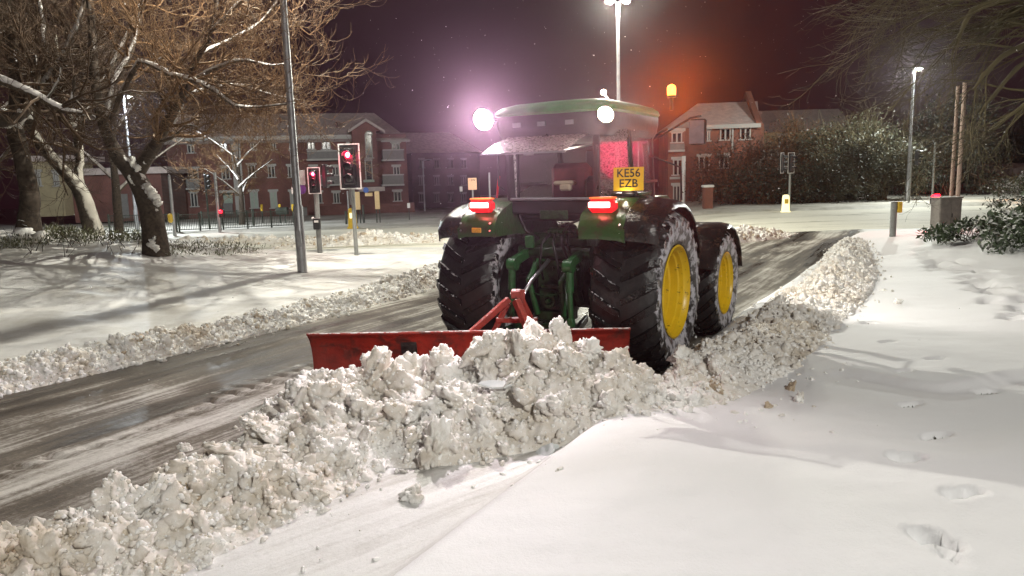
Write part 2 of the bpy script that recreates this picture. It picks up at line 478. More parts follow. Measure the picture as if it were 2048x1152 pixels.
def copy_obj(o, parent=None):
    c = o.copy(); COL.objects.link(c)
    if parent is not None: c.parent = parent
    return c
def tubes_np(P, R, n=3):
    """P [N,K,3], R [N,K] -> one mesh of N tapered tubes"""
    N, K, _ = P.shape
    T = np.empty_like(P); T[:, 1:-1] = P[:, 2:] - P[:, :-2]; T[:, 0] = P[:, 1] - P[:, 0]; T[:, -1] = P[:, -1] - P[:, -2]
    T /= np.linalg.norm(T, axis=2, keepdims=True) + 1e-9
    ref = np.tile(np.array([0.31, 0.17, 0.93]), (N, K, 1))
    A = np.cross(T, ref); A /= np.linalg.norm(A, axis=2, keepdims=True) + 1e-9
    B = np.cross(T, A)
    ang = np.arange(n) * 2 * np.pi / n
    V = P[:, :, None, :] + R[:, :, None, None] * (A[:, :, None, :] * np.cos(ang)[None, None, :, None] + B[:, :, None, :] * np.sin(ang)[None, None, :, None])
    V = V.reshape(-1, 3)
    idx = np.arange(N * K * n).reshape(N, K, n)
    a = idx[:, :-1, :]; b = np.roll(idx, -1, axis=2)[:, :-1, :]; c = np.roll(idx, -1, axis=2)[:, 1:, :]; d = idx[:, 1:, :]
    F = np.stack([a, b, c, d], -1).reshape(-1, 4)
    return V, F

# ------------------------------------------------------------------ the ground
def axis_steps(lo, f0, f1, hi, fine, grow=1.06, cap=3.0):
    v = [f0]
    s = fine
    x = f0
    a = list(np.arange(f0, f1, fine))
    left = []; s = fine; x = f0
    while x > lo:
        s = min(s * grow, cap); x -= s; left.append(x)
    right = []; s = fine; x = a[-1]
    while x < hi:
        s = min(s * grow, cap); x += s; right.append(x)
    return np.array(left[::-1] + a + right)
gx = axis_steps(-260, -3.6, 4.0, 260, 0.035, 1.028, 9.0)
gy = axis_steps(-14, 3.6, 8.5, 420, 0.035, 1.016, 9.0)
GX, GY = np.meshgrid(gx, gy)
GZ = terrain(GX, GY)
V = np.stack([GX, GY, GZ], -1).reshape(-1, 3)
ny, nx = GX.shape
I = np.arange(ny * nx).reshape(ny, nx)
F = np.stack([I[:-1, :-1], I[:-1, 1:], I[1:, 1:], I[1:, :-1]], -1).reshape(-1, 4)
cx = (GX[:-1, :-1] + GX[1:, 1:]).ravel() / 2; cy = (GY[:-1, :-1] + GY[1:, 1:]).ravel() / 2
cp = road_p(cx, cy)
reg = np.full(len(F), 3)                                     # far snow
reg[(cy < 27)] = 1                                           # left verge
reg[(cy < 27) & (cp > 3)] = 2                                # right bank
reg[(cp > -0.05) & (cp < 6.65) & (cy < 27)] = 0              # the road
reg[(cy < 6.95) & (cp > 4.75) & (cp < 6.65)] = 5                    # packed strip between heap and drift
reg[(cy >= 27) & (cy < 42)] = 4                              # cross road
def sub(regid, name, m, label=None):
    f = F[reg == regid]; u, inv = np.unique(f, return_inverse=True)
    o = np_mesh(name, V[u], inv.reshape(-1, 4), m, True)
    o['kind'] = 'structure'
    return o
sub(5, 'packed_snow_strip', M['strip']); sub(0, 'road', M['road']); sub(1, 'snowy_verge', M['snow_verge']); sub(2, 'snowy_bank', M['snow']); sub(3, 'snow_field', M['verge_far']); sub(4, 'cross_road', M['cross'])

# ------------------------------------------------------------------ ploughed snow: heaps made of lumps
import bmesh
def ico(sub_):
    bm = bmesh.new(); bmesh.ops.create_icosphere(bm, subdivisions=sub_, radius=1.0)
    v = np.array([x.co[:] for x in bm.verts]); f = np.array([[q.index for q in x.verts] for x in bm.faces]); bm.free(); return v, f
def lump_variants(n, sub_, rough, seed):
    out = []; v0, f0 = ico(sub_)
    for k in range(n):
        r_ = np.random.default_rng(seed + k)
        d = np.ones(len(v0))
        o = Vector(r_.random(3) * 50)
        for i, p in enumerate(v0):
            q = Vector(p)
            d[i] += rough * (mnoise.noise(q * 0.9 + o) * 0.9 + 0.75 * abs(mnoise.noise(q * 1.7 + o)) + (0.5 * abs(mnoise.noise(q * 3.6 + o)) if sub_ > 1 else 0) + (0.30 * abs(mnoise.noise(q * 7.5 + o)) if sub_ > 2 else 0) - 0.35)
        if k % 3 == 0 and sub_ > 3: v_sl = np.array([1.25, 1.0, .42])
        else: v_sl = np.array([1, 1, 1])
        # a few cut faces, as broken snow has
        v = v0 * d[:, None] * np.array([1, 0.88, 0.78]) * (0.75 + 0.5 * r_.random(3)) * v_sl
        for c in range(1 if k % 2 else 4):
            nn = r_.normal(size=3); nn /= np.linalg.norm(nn); h = 0.62 + 0.25 * r_.random()
            e = v @ nn - h; v = v - np.where(e > 0, e * 0.85, 0)[:, None] * nn
        out.append((v, f0))
    return out
LVX = lump_variants(12, 5, 1.0, 10); LV3 = lump_variants(12, 4, 0.95, 30); LV2 = lump_variants(14, 3, 0.9, 50); LV1 = lump_variants(14, 2, 0.8, 80); LV0 = lump_variants(10, 1, 0.4, 110)
def scatter_lumps(pos, size, variants, r_):
    """pos [N,3], size [N] -> verts, faces"""
    Vs = []; Fs = []; off = 0
    which = r_.integers(0, len(variants), len(pos))
    for k, (v, f) in enumerate(variants):
        sel = np.where(which == k)[0]
        if not len(sel): continue
        q = r_.normal(size=(len(sel), 4)); q /= np.linalg.norm(q, axis=1, keepdims=True)
        a, b, c, d = q.T
        Rm = np.stack([1 - 2 * (c * c + d * d), 2 * (b * c - a * d), 2 * (b * d + a * c), 2 * (b * c + a * d), 1 - 2 * (b * b + d * d), 2 * (c * d - a * b), 2 * (b * d - a * c), 2 * (c * d + a * b), 1 - 2 * (b * b + c * c)], -1).reshape(-1, 3, 3)
        P = np.einsum('nij,vj->nvi', Rm, v) * size[sel][:, None, None] + pos[sel][:, None, :]
        n = len(v)
        Fk = f[None] + (np.arange(len(sel)) * n)[:, None, None] + off
        Vs.append(P.reshape(-1, 3)); Fs.append(Fk.reshape(-1, 3)); off += len(sel) * n
    return np.concatenate(Vs), np.concatenate(Fs)
class Heap:
    """a ridge of snow: list of (x, y, height, half width left, half width right)"""
    def __init__(s, pts): s.p = np.array(pts, float)
    def h(s, x, y):
        out = np.zeros_like(x)
        for a, b in zip(s.p[:-1], s.p[1:]):
            dx, dy = b[0] - a[0], b[1] - a[1]; L2 = dx * dx + dy * dy; L = math.sqrt(L2)
            t = np.clip(((x - a[0]) * dx + (y - a[1]) * dy) / L2, 0, 1)
            qx = x - (a[0] + t * dx); qy = y - (a[1] + t * dy)
            side = (qx * dy - qy * dx)                       # > 0 on the right of the direction of travel
            hh = a[2] + t * (b[2] - a[2]); wl = a[3] + t * (b[3] - a[3]); wr = a[4] + t * (b[4] - a[4])
            w = np.where(side > 0, wr, wl)
            d = np.sqrt(qx * qx + qy * qy) / w
            out = np.maximum(out, hh * np.clip(1 - d ** 1.6, 0, 1) ** 0.9)
        return out
_crumb_tree = []
def crumb_tree(m):
    ng = bpy.data.node_groups.new('crumbs', 'GeometryNodeTree')
    ng.interface.new_socket('Geometry', in_out='INPUT', socket_type='NodeSocketGeometry'); ng.interface.new_socket('Geometry', in_out='OUTPUT', socket_type='NodeSocketGeometry')
    N = ng.nodes.new; gi = N('NodeGroupInput'); go = N('NodeGroupOutput')
    ic = N('GeometryNodeMeshIcoSphere'); ic.inputs['Radius'].default_value = 1; ic.inputs['Subdivisions'].default_value = 2
    ps = N('GeometryNodeInputPosition'); nz = N('ShaderNodeTexNoise'); nz.inputs['Scale'].default_value = 1.3; nz.inputs['Detail'].default_value = 3
    sb = N('ShaderNodeVectorMath'); sb.operation = 'SUBTRACT'; sb.inputs[1].default_value = (.5, .5, .5)
    sc = N('ShaderNodeVectorMath'); sc.operation = 'SCALE'; sc.inputs['Scale'].default_value = 1.5
    sp = N('GeometryNodeSetPosition'); ss_ = N('GeometryNodeSetShadeSmooth'); ip = N('GeometryNodeInstanceOnPoints')
    a1 = N('GeometryNodeInputNamedAttribute'); a1.data_type = 'FLOAT_VECTOR'; a1.inputs['Name'].default_value = 'csc'
    a2 = N('GeometryNodeInputNamedAttribute'); a2.data_type = 'FLOAT_VECTOR'; a2.inputs['Name'].default_value = 'crot'
    sm_ = N('GeometryNodeSetMaterial'); sm_.inputs['Material'].default_value = m; L = ng.links.new
    L(ps.outputs[0], nz.inputs['Vector']); L(nz.outputs['Color'], sb.inputs[0]); L(sb.outputs[0], sc.inputs[0]); L(ic.outputs['Mesh'], sp.inputs['Geometry']); L(sc.outputs[0], sp.inputs['Offset'])
    L(sp.outputs[0], ss_.inputs[0]); L(ss_.outputs[0], sm_.inputs['Geometry']); L(gi.outputs[0], ip.inputs['Points']); L(sm_.outputs[0], ip.inputs['Instance']); L(a2.outputs['Attribute'], ip.inputs['Rotation']); L(a1.outputs['Attribute'], ip.inputs['Scale']); L(ip.outputs[0], go.inputs[0])
    return ng
def add_crumbs(V, F, n, cs, seed, label, m):
    r_ = np.random.default_rng(seed + 500); A = V[F[:, 0]]; B = V[F[:, 1]]; C = V[F[:, 2]]; nn = np.cross(B - A, C - A); ar = np.linalg.norm(nn, axis=1); up = nn[:, 2] / (ar + 1e-12)
    w = ar * np.clip(up + .45, 0, 1); k = r_.choice(len(F), n, p=w / w.sum()); u = r_.random((n, 1)); v = r_.random((n, 1)); s_ = u + v > 1; u = np.where(s_, 1 - u, u); v = np.where(s_, 1 - v, v)
    P = A[k] + (B[k] - A[k]) * u + (C[k] - A[k]) * v; s0 = cs[0] + (cs[1] - cs[0]) * r_.random(n) ** 3.0
    me = bpy.data.meshes.new('snow_crumbs'); me.vertices.add(n); me.vertices.foreach_set('co', P.astype(np.float32).ravel())
    a = me.attributes.new('csc', 'FLOAT_VECTOR', 'POINT'); a.data.foreach_set('vector', (s0[:, None] * (.7 + .6 * r_.random((n, 3)))).astype(np.float32).ravel())
    a = me.attributes.new('crot', 'FLOAT_VECTOR', 'POINT'); a.data.foreach_set('vector', (r_.random((n, 3)) * 6.28).astype(np.float32).ravel())
    me.materials.append(m); o = link_obj(bpy.data.objects.new('snow_crumbs', me))
    md = o.modifiers.new('crumbs', 'NODES'); md.node_group = crumb_tree(m); o['kind'] = 'stuff'; o['label'] = label; o['category'] = 'snow'
def billow(x, y, s):
    wx = x + 0.10 * fbm(x * 5, y * 5, 2, s + 31); wy = y + 0.10 * fbm(x * 5 + 9, y * 5, 2, s + 32)
    r = 0
    for a, f in ((0.13, 4.2), (0.075, 9.0), (0.035, 19.0), (0.018, 38.0)):
        r = r + a * (np.abs(vnoise(wx * f, wy * f, s + int(f)) * 2 - 1) - 0.42)
    return r
def make_heap(name, pts, label, res, counts, sizes, seed, matl, matd, dirt=0.2, rough=1.0, clip=None, amp=1.0, spill=0.12, variants=None, crumbs=0, csize=(.005, .026), crumb_label=''):
    variants = variants or (LV2, LV1, LV0, LV0)
    H_ = Heap(pts); r_ = np.random.default_rng(seed)
    lo = H_.p[:, :2].min(0) - 1.6; hi = H_.p[:, :2].max(0) + 1.6
    xs = np.arange(lo[0], hi[0], res); ys = np.arange(lo[1], hi[1], res)
    X, Y = np.meshgrid(xs, ys); h = H_.h(X, Y)
    hz = h * (1 + 0.55 * rough * fbm(X * 2.2, Y * 2.2, 3, seed)) + rough * billow(X, Y, seed) * np.clip(h * 4, 0, 1)
    Z = terrain(X, Y, False) + hz - np.where(h < 0.012, 0.08, 0.015)
    m = np.zeros_like(h, bool); m[:-1, :-1] = (h[:-1, :-1] > 0.0) | (h[1:, 1:] > 0.0) | (h[1:, :-1] > 0) | (h[:-1, 1:] > 0)
    if clip is not None: m &= clip(X, Y)
    n_y, n_x = X.shape; I_ = np.arange(n_y * n_x).reshape(n_y, n_x)
    mm = m[:-1, :-1]
    Fq = np.stack([I_[:-1, :-1][mm], I_[:-1, 1:][mm], I_[1:, 1:][mm], I_[1:, :-1][mm]], -1)
    u, inv = np.unique(Fq, return_inverse=True); Vv = np.stack([X, Y, Z], -1).reshape(-1, 3)[u]; Fq = inv.reshape(-1, 4)
    Vs = [Vv]; Fs = [np.concatenate([Fq[:, [0, 1, 2]], Fq[:, [0, 2, 3]]])]; Ms = [np.zeros(len(Fq) * 2, int)]; off = len(Vv)
    for cnt, (s0, s1), var in zip(counts, sizes, variants):
        if not cnt: continue
        px = r_.uniform(lo[0], hi[0], cnt * 14); py = r_.uniform(lo[1], hi[1], cnt * 14)
        hh = H_.h(px, py)
        pr = np.where(hh > 0.02, np.clip(hh * 5, 0.35, 1), 0)
        sp = (H_.h(px + r_.normal(size=len(px)) * spill, py + r_.normal(size=len(px)) * spill) > 0.02) & (hh <= 0.02)
        pr = np.where(sp, 0.35, pr)
        if clip is not None: pr = np.where(clip(px, py), pr, 0)
        k = np.where(r_.random(len(px)) < pr)[0][:cnt]
        px, py, hh = px[k], py[k], hh[k]
        sz = s0 + (s1 - s0) * r_.random(len(k)) ** 2.2
        sz = np.minimum(sz, 0.035 + hh * 0.34) if s1 > 0.05 else sz
        hfull = hh * (1 + 0.55 * rough * fbm(px * 2.2, py * 2.2, 3, seed)) + rough * billow(px, py, seed) * np.clip(hh * 4, 0, 1)
        pz = terrain(px, py, False) + hfull + sz * (0.18 if s1 < .05 else -0.15)
        v, f = scatter_lumps(np.stack([px, py, pz], -1), sz, var, r_)
        # which lumps are dirty
        Vs.append(v); Fs.append(f + off)
        nf = len(var[0][1]); cen = v[f[::nf].min(1)] if len(f) else None
        blob = fbm(v[f[:, 0], 0] * 1.1 + 7, v[f[:, 0], 1] * 1.1, 3, seed + 9)
        per = np.repeat(r_.random(len(f) // nf + 1), nf)[:len(f)]
        Ms.append(((per < dirt) | (per < (blob - 0.14) * 2)).astype(int)); off += len(v)
    o = np_mesh(name, np.concatenate(Vs), np.concatenate(Fs), [matl, matd], True, None, np.concatenate(Ms))
    o['kind'] = 'stuff'; o['label'] = label; o['category'] = 'snow'
    if crumbs: add_crumbs(np.concatenate(Vs), np.concatenate(Fs), crumbs, csize, seed, crumb_label, M['crumb'])
    return o, H_

BLADE_L = Vector((-2.04, 7.28, 0)); BLADE_R = Vector((1.14, 7.13, 0))
def in_front(x, y):                                          # the heap stays behind the blade (towards the camera)
    yb = 7.28 + (x + 2.04) / 3.18 * (-0.15)
    return ~((x > -2.10) & (x < 1.18) & (y > yb - 0.16))
heap_pts = [(-4.4, 2.5, .17, .5, .9), (-3.25, 3.5, .22, .45, .95), (-2.5, 4.5, .24, .42, .85), (-2.0, 5.3, .28, .42, .85), (-1.65, 6.1, .36, .5, .95), (-1.40, 6.70, .44, .5, 1.05),
            (-.75, 6.55, .42, .6, 1.15), (-.10, 6.70, .56, .5, 1.05), (.25, 6.70, .64, .45, 1.0), (.52, 6.64, .48, .25, .85), (.74, 6.45, .18, .25, .7), (1.15, 6.30, .08, .2, .55), (1.6, 6.8, .15, .25, .65), (2.05, 7.4, .22, .35, .7)]
HEAP, HEAPF = make_heap('ploughed_snow_heap', heap_pts, 'tumbled white snow heap in front of the red plough blade', 0.014,
                        [140, 320, 1000, 1600], [(.12, .27), (.05, .12), (.025, .055), (.012, .03)], 21, M['heap'], M['dirty'], 0.0, 1.0, in_front, variants=(LV3, LV2, LV1, LV0), crumbs=34000, csize=(.003, .020), crumb_label='small snow crumbs clinging all over the big heap')
rb = [(2.0, 7.4, .19, .3, .75), (2.75, 8.3, .18, .35, .8), (3.75, 9.9, .17, .4, .8), (4.9, 11.6, .19, .5, .7), (6.0, 13.5, .23, .55, .6), (7.3, 16.2, .18, .5, .55), (8.4, 18.6, .12, .5, .5), (9.3, 20.6, .08, .4, .4)]
make_heap('right_snow_windrow', rb, 'bright lumpy snow ridge along the right road edge beyond the wheels', 0.035, [200, 900, 3000, 0], [(.06, .14), (.03, .07), (.015, .035), (.01, .02)], 22, M['heap'], M['dirty'], 0.0, 0.9, crumbs=12000, csize=(.006, .026), crumb_label='snow crumbs covering the right road edge ridge')
lb = [(-6.9, 6.4, .16, .45, .45), (-6.1, 7.7, .20, .45, .45), (-5.35, 8.6, .22, .4, .42), (-4.4, 10.0, .24, .4, .4), (-3.4, 11.8, .22, .38, .4), (-2.5, 13.7, .20, .4, .4), (-1.6, 16.0, .20, .4, .4), (0.2, 19.5, .18, .4, .4)]
make_heap('left_snow_windrow', lb, 'yellowish lumpy snow ridge along the left road edge under the bank', 0.035, [160, 800, 2500, 0], [(.06, .13), (.03, .07), (.016, .035), (.01, .02)], 23, M['heap'], M['dirty'], 0.06, 0.9, crumbs=22000, csize=(.006, .035), crumb_label='snow crumbs covering the left road edge ridge')
make_heap('junction_snow_pile', [(-8.5, 29.0, .10, .8, .8), (-6.6, 29.6, .35, .9, .9), (-5.6, 29.8, .42, .9, .9), (-3.8, 29.8, .20, .8, .8), (-1.0, 30.0, .16, .8, .8)], 'low heap of pushed snow beyond the near red signal', 0.09, [60, 500, 900, 0], [(.12, .26), (.07, .15), (.03, .08), (.01, .02)], 24, M['heap'], M['dirty'], 0.1, 1.0)
make_heap('island_snow_pile', [(5.0, 24.2, .25, .9, .9), (7.2, 25.0, .42, 1.0, 1.0), (8.6, 25.6, .30, .9, .9), (9.4, 26.3, .10, .8, .8)], 'snow pile in the junction just past the front wheel', 0.08, [60, 400, 800, 0], [(.10, .22), (.06, .13), (.03, .06), (.01, .02)], 25, M['heap'], M['dirty'], 0.12, 1.0)
make_heap('fence_snow_ridge', [(-19, 30.6, .16, .9, .9), (-15.2, 30.9, .30, .9, .9), (-12, 31.2, .34, .9, .9), (-9, 31.8, .20, .9, .9), (-4, 33, .14, .8, .8), (3, 34, .12, .8, .8)], 'long low snow ridge in front of the pedestrian railings', 0.1, [60, 400, 500, 0], [(.14, .30), (.08, .18), (.04, .10), (.01, .02)], 26, M['heap'], M['dirty'], 0.1, 1.0)

# big single clumps one could pick up
def clump(px, py, r, label, dirty=False, Y=None, sc=(1, 1, 1), seed=0, var=None):
    p = at(px, py) if Y is None else ray(px, py, Y)
    hz = float(HEAPF.h(np.array([p.x]), np.array([p.y]))[0]) if Y is None else 0
    v, f = (LVX if r > .1 else LV3)[seed % 12]
    v = v * np.array(sc) * r
    o = np_mesh('snow_clump', v, f, M['dirty'] if dirty else M['clump'], True)
    o.location = (p.x, p.y, p.z + hz * 0.2 + r * 0.35 if Y is None else p.z); o.rotation_euler = (seed * .7, seed * 1.3, seed * 2.1)
    tag(o, label, 'snow clump', 'loose snow clumps')
    return o
clump(868, 905, .20, 'large smooth snow clump at the foot of the heap, below the blade', Y=5.55, sc=(1.25, .8, .8), seed=1)
clump(1605, 708, .20, 'broad grey snow boulder on the right ridge behind the wheels', True, Y=8.3, sc=(1.35, .8, .7), seed=2)
clump(1368, 722, .19, 'tall snow lump thrown up against the big rear wheel', Y=7.05, sc=(.8, .8, 1.3), seed=3)
clump(820, 745, .17, 'round white clump against the middle of the red blade', Y=6.75, seed=4)
clump(648, 775, .15, 'white clump standing at the left end of the red blade', Y=6.85, sc=(.8, .8, 1.2), seed=5)
clump(1120, 675, .13, 'smooth round clump on the very top of the heap', False, Y=6.72, seed=6)
clump(1175, 705, .13, 'knobbly clump near the right end of the blade', Y=6.6, seed=7)
clump(420, 955, .15, 'pale clump overhanging the road at the near heap edge', Y=5.05, seed=8)
clump(1581, 780, .055, 'brown fist sized clump alone on the smooth bank', True, seed=9)
clump(1598, 802, .050, 'yellowish ball of snow beside the brown clump on the bank', seed=11)
clump(1536, 818, .030, 'small tan crumb on the bank before the two balls', True, seed=12)
clump(828, 998, .075, 'pair of white clumps on the icy strip below the heap', seed=14)
clump(370, 902, .050, 'single white ball lying on the bare road', seed=15)
clump(500, 843, .055, 'flat oval clump on the road left of the heap', seed=16)
clump(1118, 945, .028, 'tiny clump on the smooth drift below the ice slabs', seed=17)
clump(1672, 608, .06, 'white ball beyond the far ridge on the bank', seed=18)
clump(1797, 607, .05, 'small clump far out on the smooth bank', seed=19)
def slab(px, py, Y, L, W, T, rot, label):
    p = ray(px, py, Y); r_ = random.Random(int(px)); n = 7
    poly = [(L * math.cos(2 * math.pi * k / n) * (.7 + .4 * r_.random()), W * math.sin(2 * math.pi * k / n) * (.7 + .4 * r_.random()), 0) for k in range(n)]
    o = MB().prism(poly, (0, 0, T)).build('ice_slab', M['ice']); o.location = p; o.rotation_euler = rot
    tag(o, label, 'ice slab', 'ice slabs at the heap foot')
m, nt, b = new_mat('grey_ice')
tc = node(nt, 'ShaderNodeTexCoord'); n_ = tex_noise(nt, 12, 5, tc.outputs['Object'])
r_c = ramp(nt, n_.outputs['Fac'], [(.3, (.62, .66, .66)), (.7, (.76, .78, .78))]); link(nt, r_c.outputs['Color'], b.inputs['Base Color']); b.inputs['Roughness'].default_value = .28
bump(nt, n_.outputs['Fac'], .3, .02, b); M['ice'] = m
slab(1120, 905, 5.72, .16, .10, .025, (.9, .2, .3), 'grey ice slab lying flat at the right foot of the heap')
slab(1165, 880, 5.95, .13, .09, .02, (1.2, .5, 1.0), 'upright grey ice slab with a dark edge by the heap foot')
slab(1090, 905, 5.62, .11, .07, .02, (.7, -.4, -.5), 'small tilted ice slab nearest the smooth drift')
slab(990, 770, 6.1, .15, .05, .02, (.5, .1, .1), 'long thin ice slab half way up the heap')


# ------------------------------------------------------------------ more materials
M['tyre'] = mat_snowed('wet_tyre_rubber', (0.012, 0.012, 0.012), 0.32, thr=0.78, width=0.30, patch=0.7, nscale=11, dirv=(0.35, -0.25, 0.9), bmp=0.6, snowcol=(0.5, 0.49, 0.5), stain=((0.06, 0.045, 0.025), 7, 0.54))
M['tyre_side'] = mat_snowed('snowy_tyre_rubber', (0.02, 0.02, 0.02), 0.40, thr=0.97, width=0.45, patch=1.5, nscale=9, dirv=(0.85, -0.35, 0.40), bmp=1.0, snowcol=(0.50, 0.49, 0.53))
M['lug'] = mat_snowed('tread_rubber', (0.010, 0.010, 0.010), 0.26, thr=1.02, width=0.25, patch=1.2, nscale=17, dirv=(0.85, -0.1, 0.55), bmp=0.8, snowcol=(0.52, 0.51, 0.52), stain=((0.065, 0.05, 0.03), 9, 0.56))
M['yellow'] = mat_plain('yellow_wheel_paint', (0.72, 0.47, 0.015), 0.35, var=0.12, scale=5)
nt = M['yellow'].node_tree; b = nt.nodes['Principled BSDF']; src = b.inputs['Base Color'].links[0].from_socket
tc = node(nt, 'ShaderNodeTexCoord'); n_ = tex_noise(nt, 16, 6, tc.outputs['Object'], .75); f_ = ramp(nt, n_.outputs['Fac'], [(.60, 0.0), (.66, 1.0)]); link(nt, mixc(nt, f_.outputs['Color'], src, (.03, .02, .01)), b.inputs['Base Color'])
M['green'] = mat_snowed('green_tractor_paint', (0.026, 0.080, 0.018), 0.28, thr=1.18, width=0.2, patch=0.6, nscale=18, dirv=(0, -0.5, 0.9), bmp=0.35, stain=((0.045, 0.035, 0.02), 6, 0.50))
M['greencap'] = mat_snowed('green_roof_paint', (0.020, 0.19, 0.032), 0.35, thr=1.25, width=0.2, patch=0.5, nscale=9, bmp=0.2)
M['greasy'] = mat_plain('green_greasy_casting', (0.010, 0.036, 0.012), 0.30, var=0.9, scale=13, bmp=0.8)
M['bgreen'] = mat_plain('bright_green_link_paint', (0.020, 0.095, 0.028), 0.32, var=0.5, scale=20, bmp=0.4)
M['black'] = mat_plain('black_plastic', (0.016, 0.015, 0.016), 0.35, var=0.4, scale=14, bmp=0.2)
M['blackwet'] = mat_snowed('black_wet_mudguard', (0.018, 0.016, 0.015), 0.20, thr=1.22, width=0.2, patch=1.0, nscale=14, dirv=(-.2, -.3, .8), bmp=0.7, stain=((0.09, 0.05, 0.03), 8, 0.55))
M['grime'] = mat_plain('oily_dark_metal', (0.025, 0.02, 0.018), 0.35, 0.3, var=0.7, scale=15, bmp=0.7)
M['chrome'] = mat_plain('worn_steel', (0.45, 0.45, 0.46), 0.3, 0.9, var=0.3, scale=30, bmp=0.3)
M['seat'] = mat_plain('dark_red_seat_cloth', (0.14, 0.03, 0.03), 0.8, var=0.3, scale=20)
M['cream'] = mat_plain('cream_plastic', (0.45, 0.38, 0.27), 0.5, var=0.1)
M['grey'] = mat_plain('grey_plastic', (0.20, 0.20, 0.21), 0.5, var=0.2)
M['liner'] = mat_plain('cab_headliner', (0.12, 0.10, 0.11), 0.8, var=0.2)
M['red'] = mat_snowed('red_blade_paint', (0.25, 0.018, 0.009), 0.42, thr=0.92, width=0.12, patch=0.85, nscale=20, dirv=(0, -0.35, 0.95), bmp=0.35, snowcol=(0.6, 0.57, 0.54), stain=((0.085, 0.018, 0.012), 5, 0.50))
M['redframe'] = mat_snowed('red_frame_paint', (0.30, 0.035, 0.022), 0.35, thr=0.98, width=0.12, patch=0.7, nscale=40, bmp=0.6, snowcol=(0.6, 0.57, 0.54), stain=((0.16, 0.03, 0.02), 22, 0.55))
M['plate'] = mat_plain('yellow_reflective_plate', (0.80, 0.47, 0.01), 0.5, var=0.04)
M['ink'] = mat_plain('black_plate_lettering', (0.01, 0.01, 0.01), 0.5, var=0.05)
def mat_emit(name, col, s, base=None):
    m, nt, b = new_mat(name)
    b.inputs['Base Color'].default_value = (*(base or col), 1); b.inputs['Roughness'].default_value = 0.3
    b.inputs['Emission Color'].default_value = (*col, 1); b.inputs['Emission Strength'].default_value = s
    return m
M['e_white'] = mat_emit('work_lamp_glass', (1.0, 0.82, 0.93), 110)
M['e_warm'] = mat_emit('rear_work_lamp_glass', (1.0, 0.90, 0.70), 30)
M['e_amber'] = mat_emit('amber_beacon_glow', (1.0, 0.33, 0.04), 5)
M['e_red'] = mat_emit('tail_lamp_glow', (1.0, 0.45, 0.40), 5)
M['redlens'] = mat_emit('red_lens', (1.0, 0.01, 0.02), 0.55, (0.6, 0.01, 0.01))
M['orangelens'] = mat_plain('orange_lens', (0.75, 0.16, 0.03), 0.3, var=0.1, emit=(1, .12, .03), es=0.35)
M['amberrefl'] = mat_plain('amber_reflector', (0.7, 0.34, 0.03), 0.3, var=0.3, scale=60)
m, nt, b = new_mat('wet_window_glass')          # clear safety glass with drops and a film of snow water
out = nt.nodes['Material Output']; nt.nodes.remove(b)
tr = node(nt, 'ShaderNodeBsdfTransparent'); tr.inputs['Color'].default_value = (.86, .84, .86, 1)
gl = node(nt, 'ShaderNodeBsdfGlossy'); gl.inputs['Roughness'].default_value = .12; gl.inputs['Color'].default_value = (.9, .9, .9, 1)
tl = node(nt, 'ShaderNodeBsdfTranslucent'); tl.inputs['Color'].default_value = (.75, .72, .72, 1)
rf = node(nt, 'ShaderNodeBsdfDiffuse'); rf.inputs['Color'].default_value = (.5, .5, .5, 1)
tc = node(nt, 'ShaderNodeTexCoord'); mp = node(nt, 'ShaderNodeMapping'); mp.inputs['Scale'].default_value = (1, 1, 2.2); link(nt, tc.outputs['Object'], mp.inputs['Vector'])
n_ = tex_noise(nt, 34, 4, mp.outputs['Vector'], .7)
f_ = ramp(nt, n_.outputs['Fac'], [(.42, .22), (.62, .75)])
bp = node(nt, 'ShaderNodeBump'); bp.inputs['Strength'].default_value = .6; bp.inputs['Distance'].default_value = .01; link(nt, n_.outputs['Fac'], bp.inputs['Height'])
for q in (gl, tl, rf): link(nt, bp.outputs['Normal'], q.inputs['Normal'])
m1 = node(nt, 'ShaderNodeMixShader'); m1.inputs[0].default_value = .10; link(nt, tr.outputs[0], m1.inputs[1]); link(nt, gl.outputs[0], m1.inputs[2])
m3 = node(nt, 'ShaderNodeMixShader'); m3.inputs[0].default_value = .12; link(nt, tl.outputs[0], m3.inputs[1]); link(nt, rf.outputs[0], m3.inputs[2])
m2 = node(nt, 'ShaderNodeMixShader'); link(nt, f_.outputs['Color'], m2.inputs[0]); link(nt, m1.outputs[0], m2.inputs[1]); link(nt, m3.outputs[0], m2.inputs[2])
link(nt, m2.outputs[0], out.inputs['Surface']); M['wetglass'] = m
m = m.copy(); m.name = 'clearer_window_glass'; nt = m.node_tree
for q in nt.nodes:
    if q.type == 'VALTORGB': q.color_ramp.elements[0].color = (.0, .0, .0, 1); q.color_ramp.elements[1].color = (.09, .09, .09, 1)
M['glass'] = m

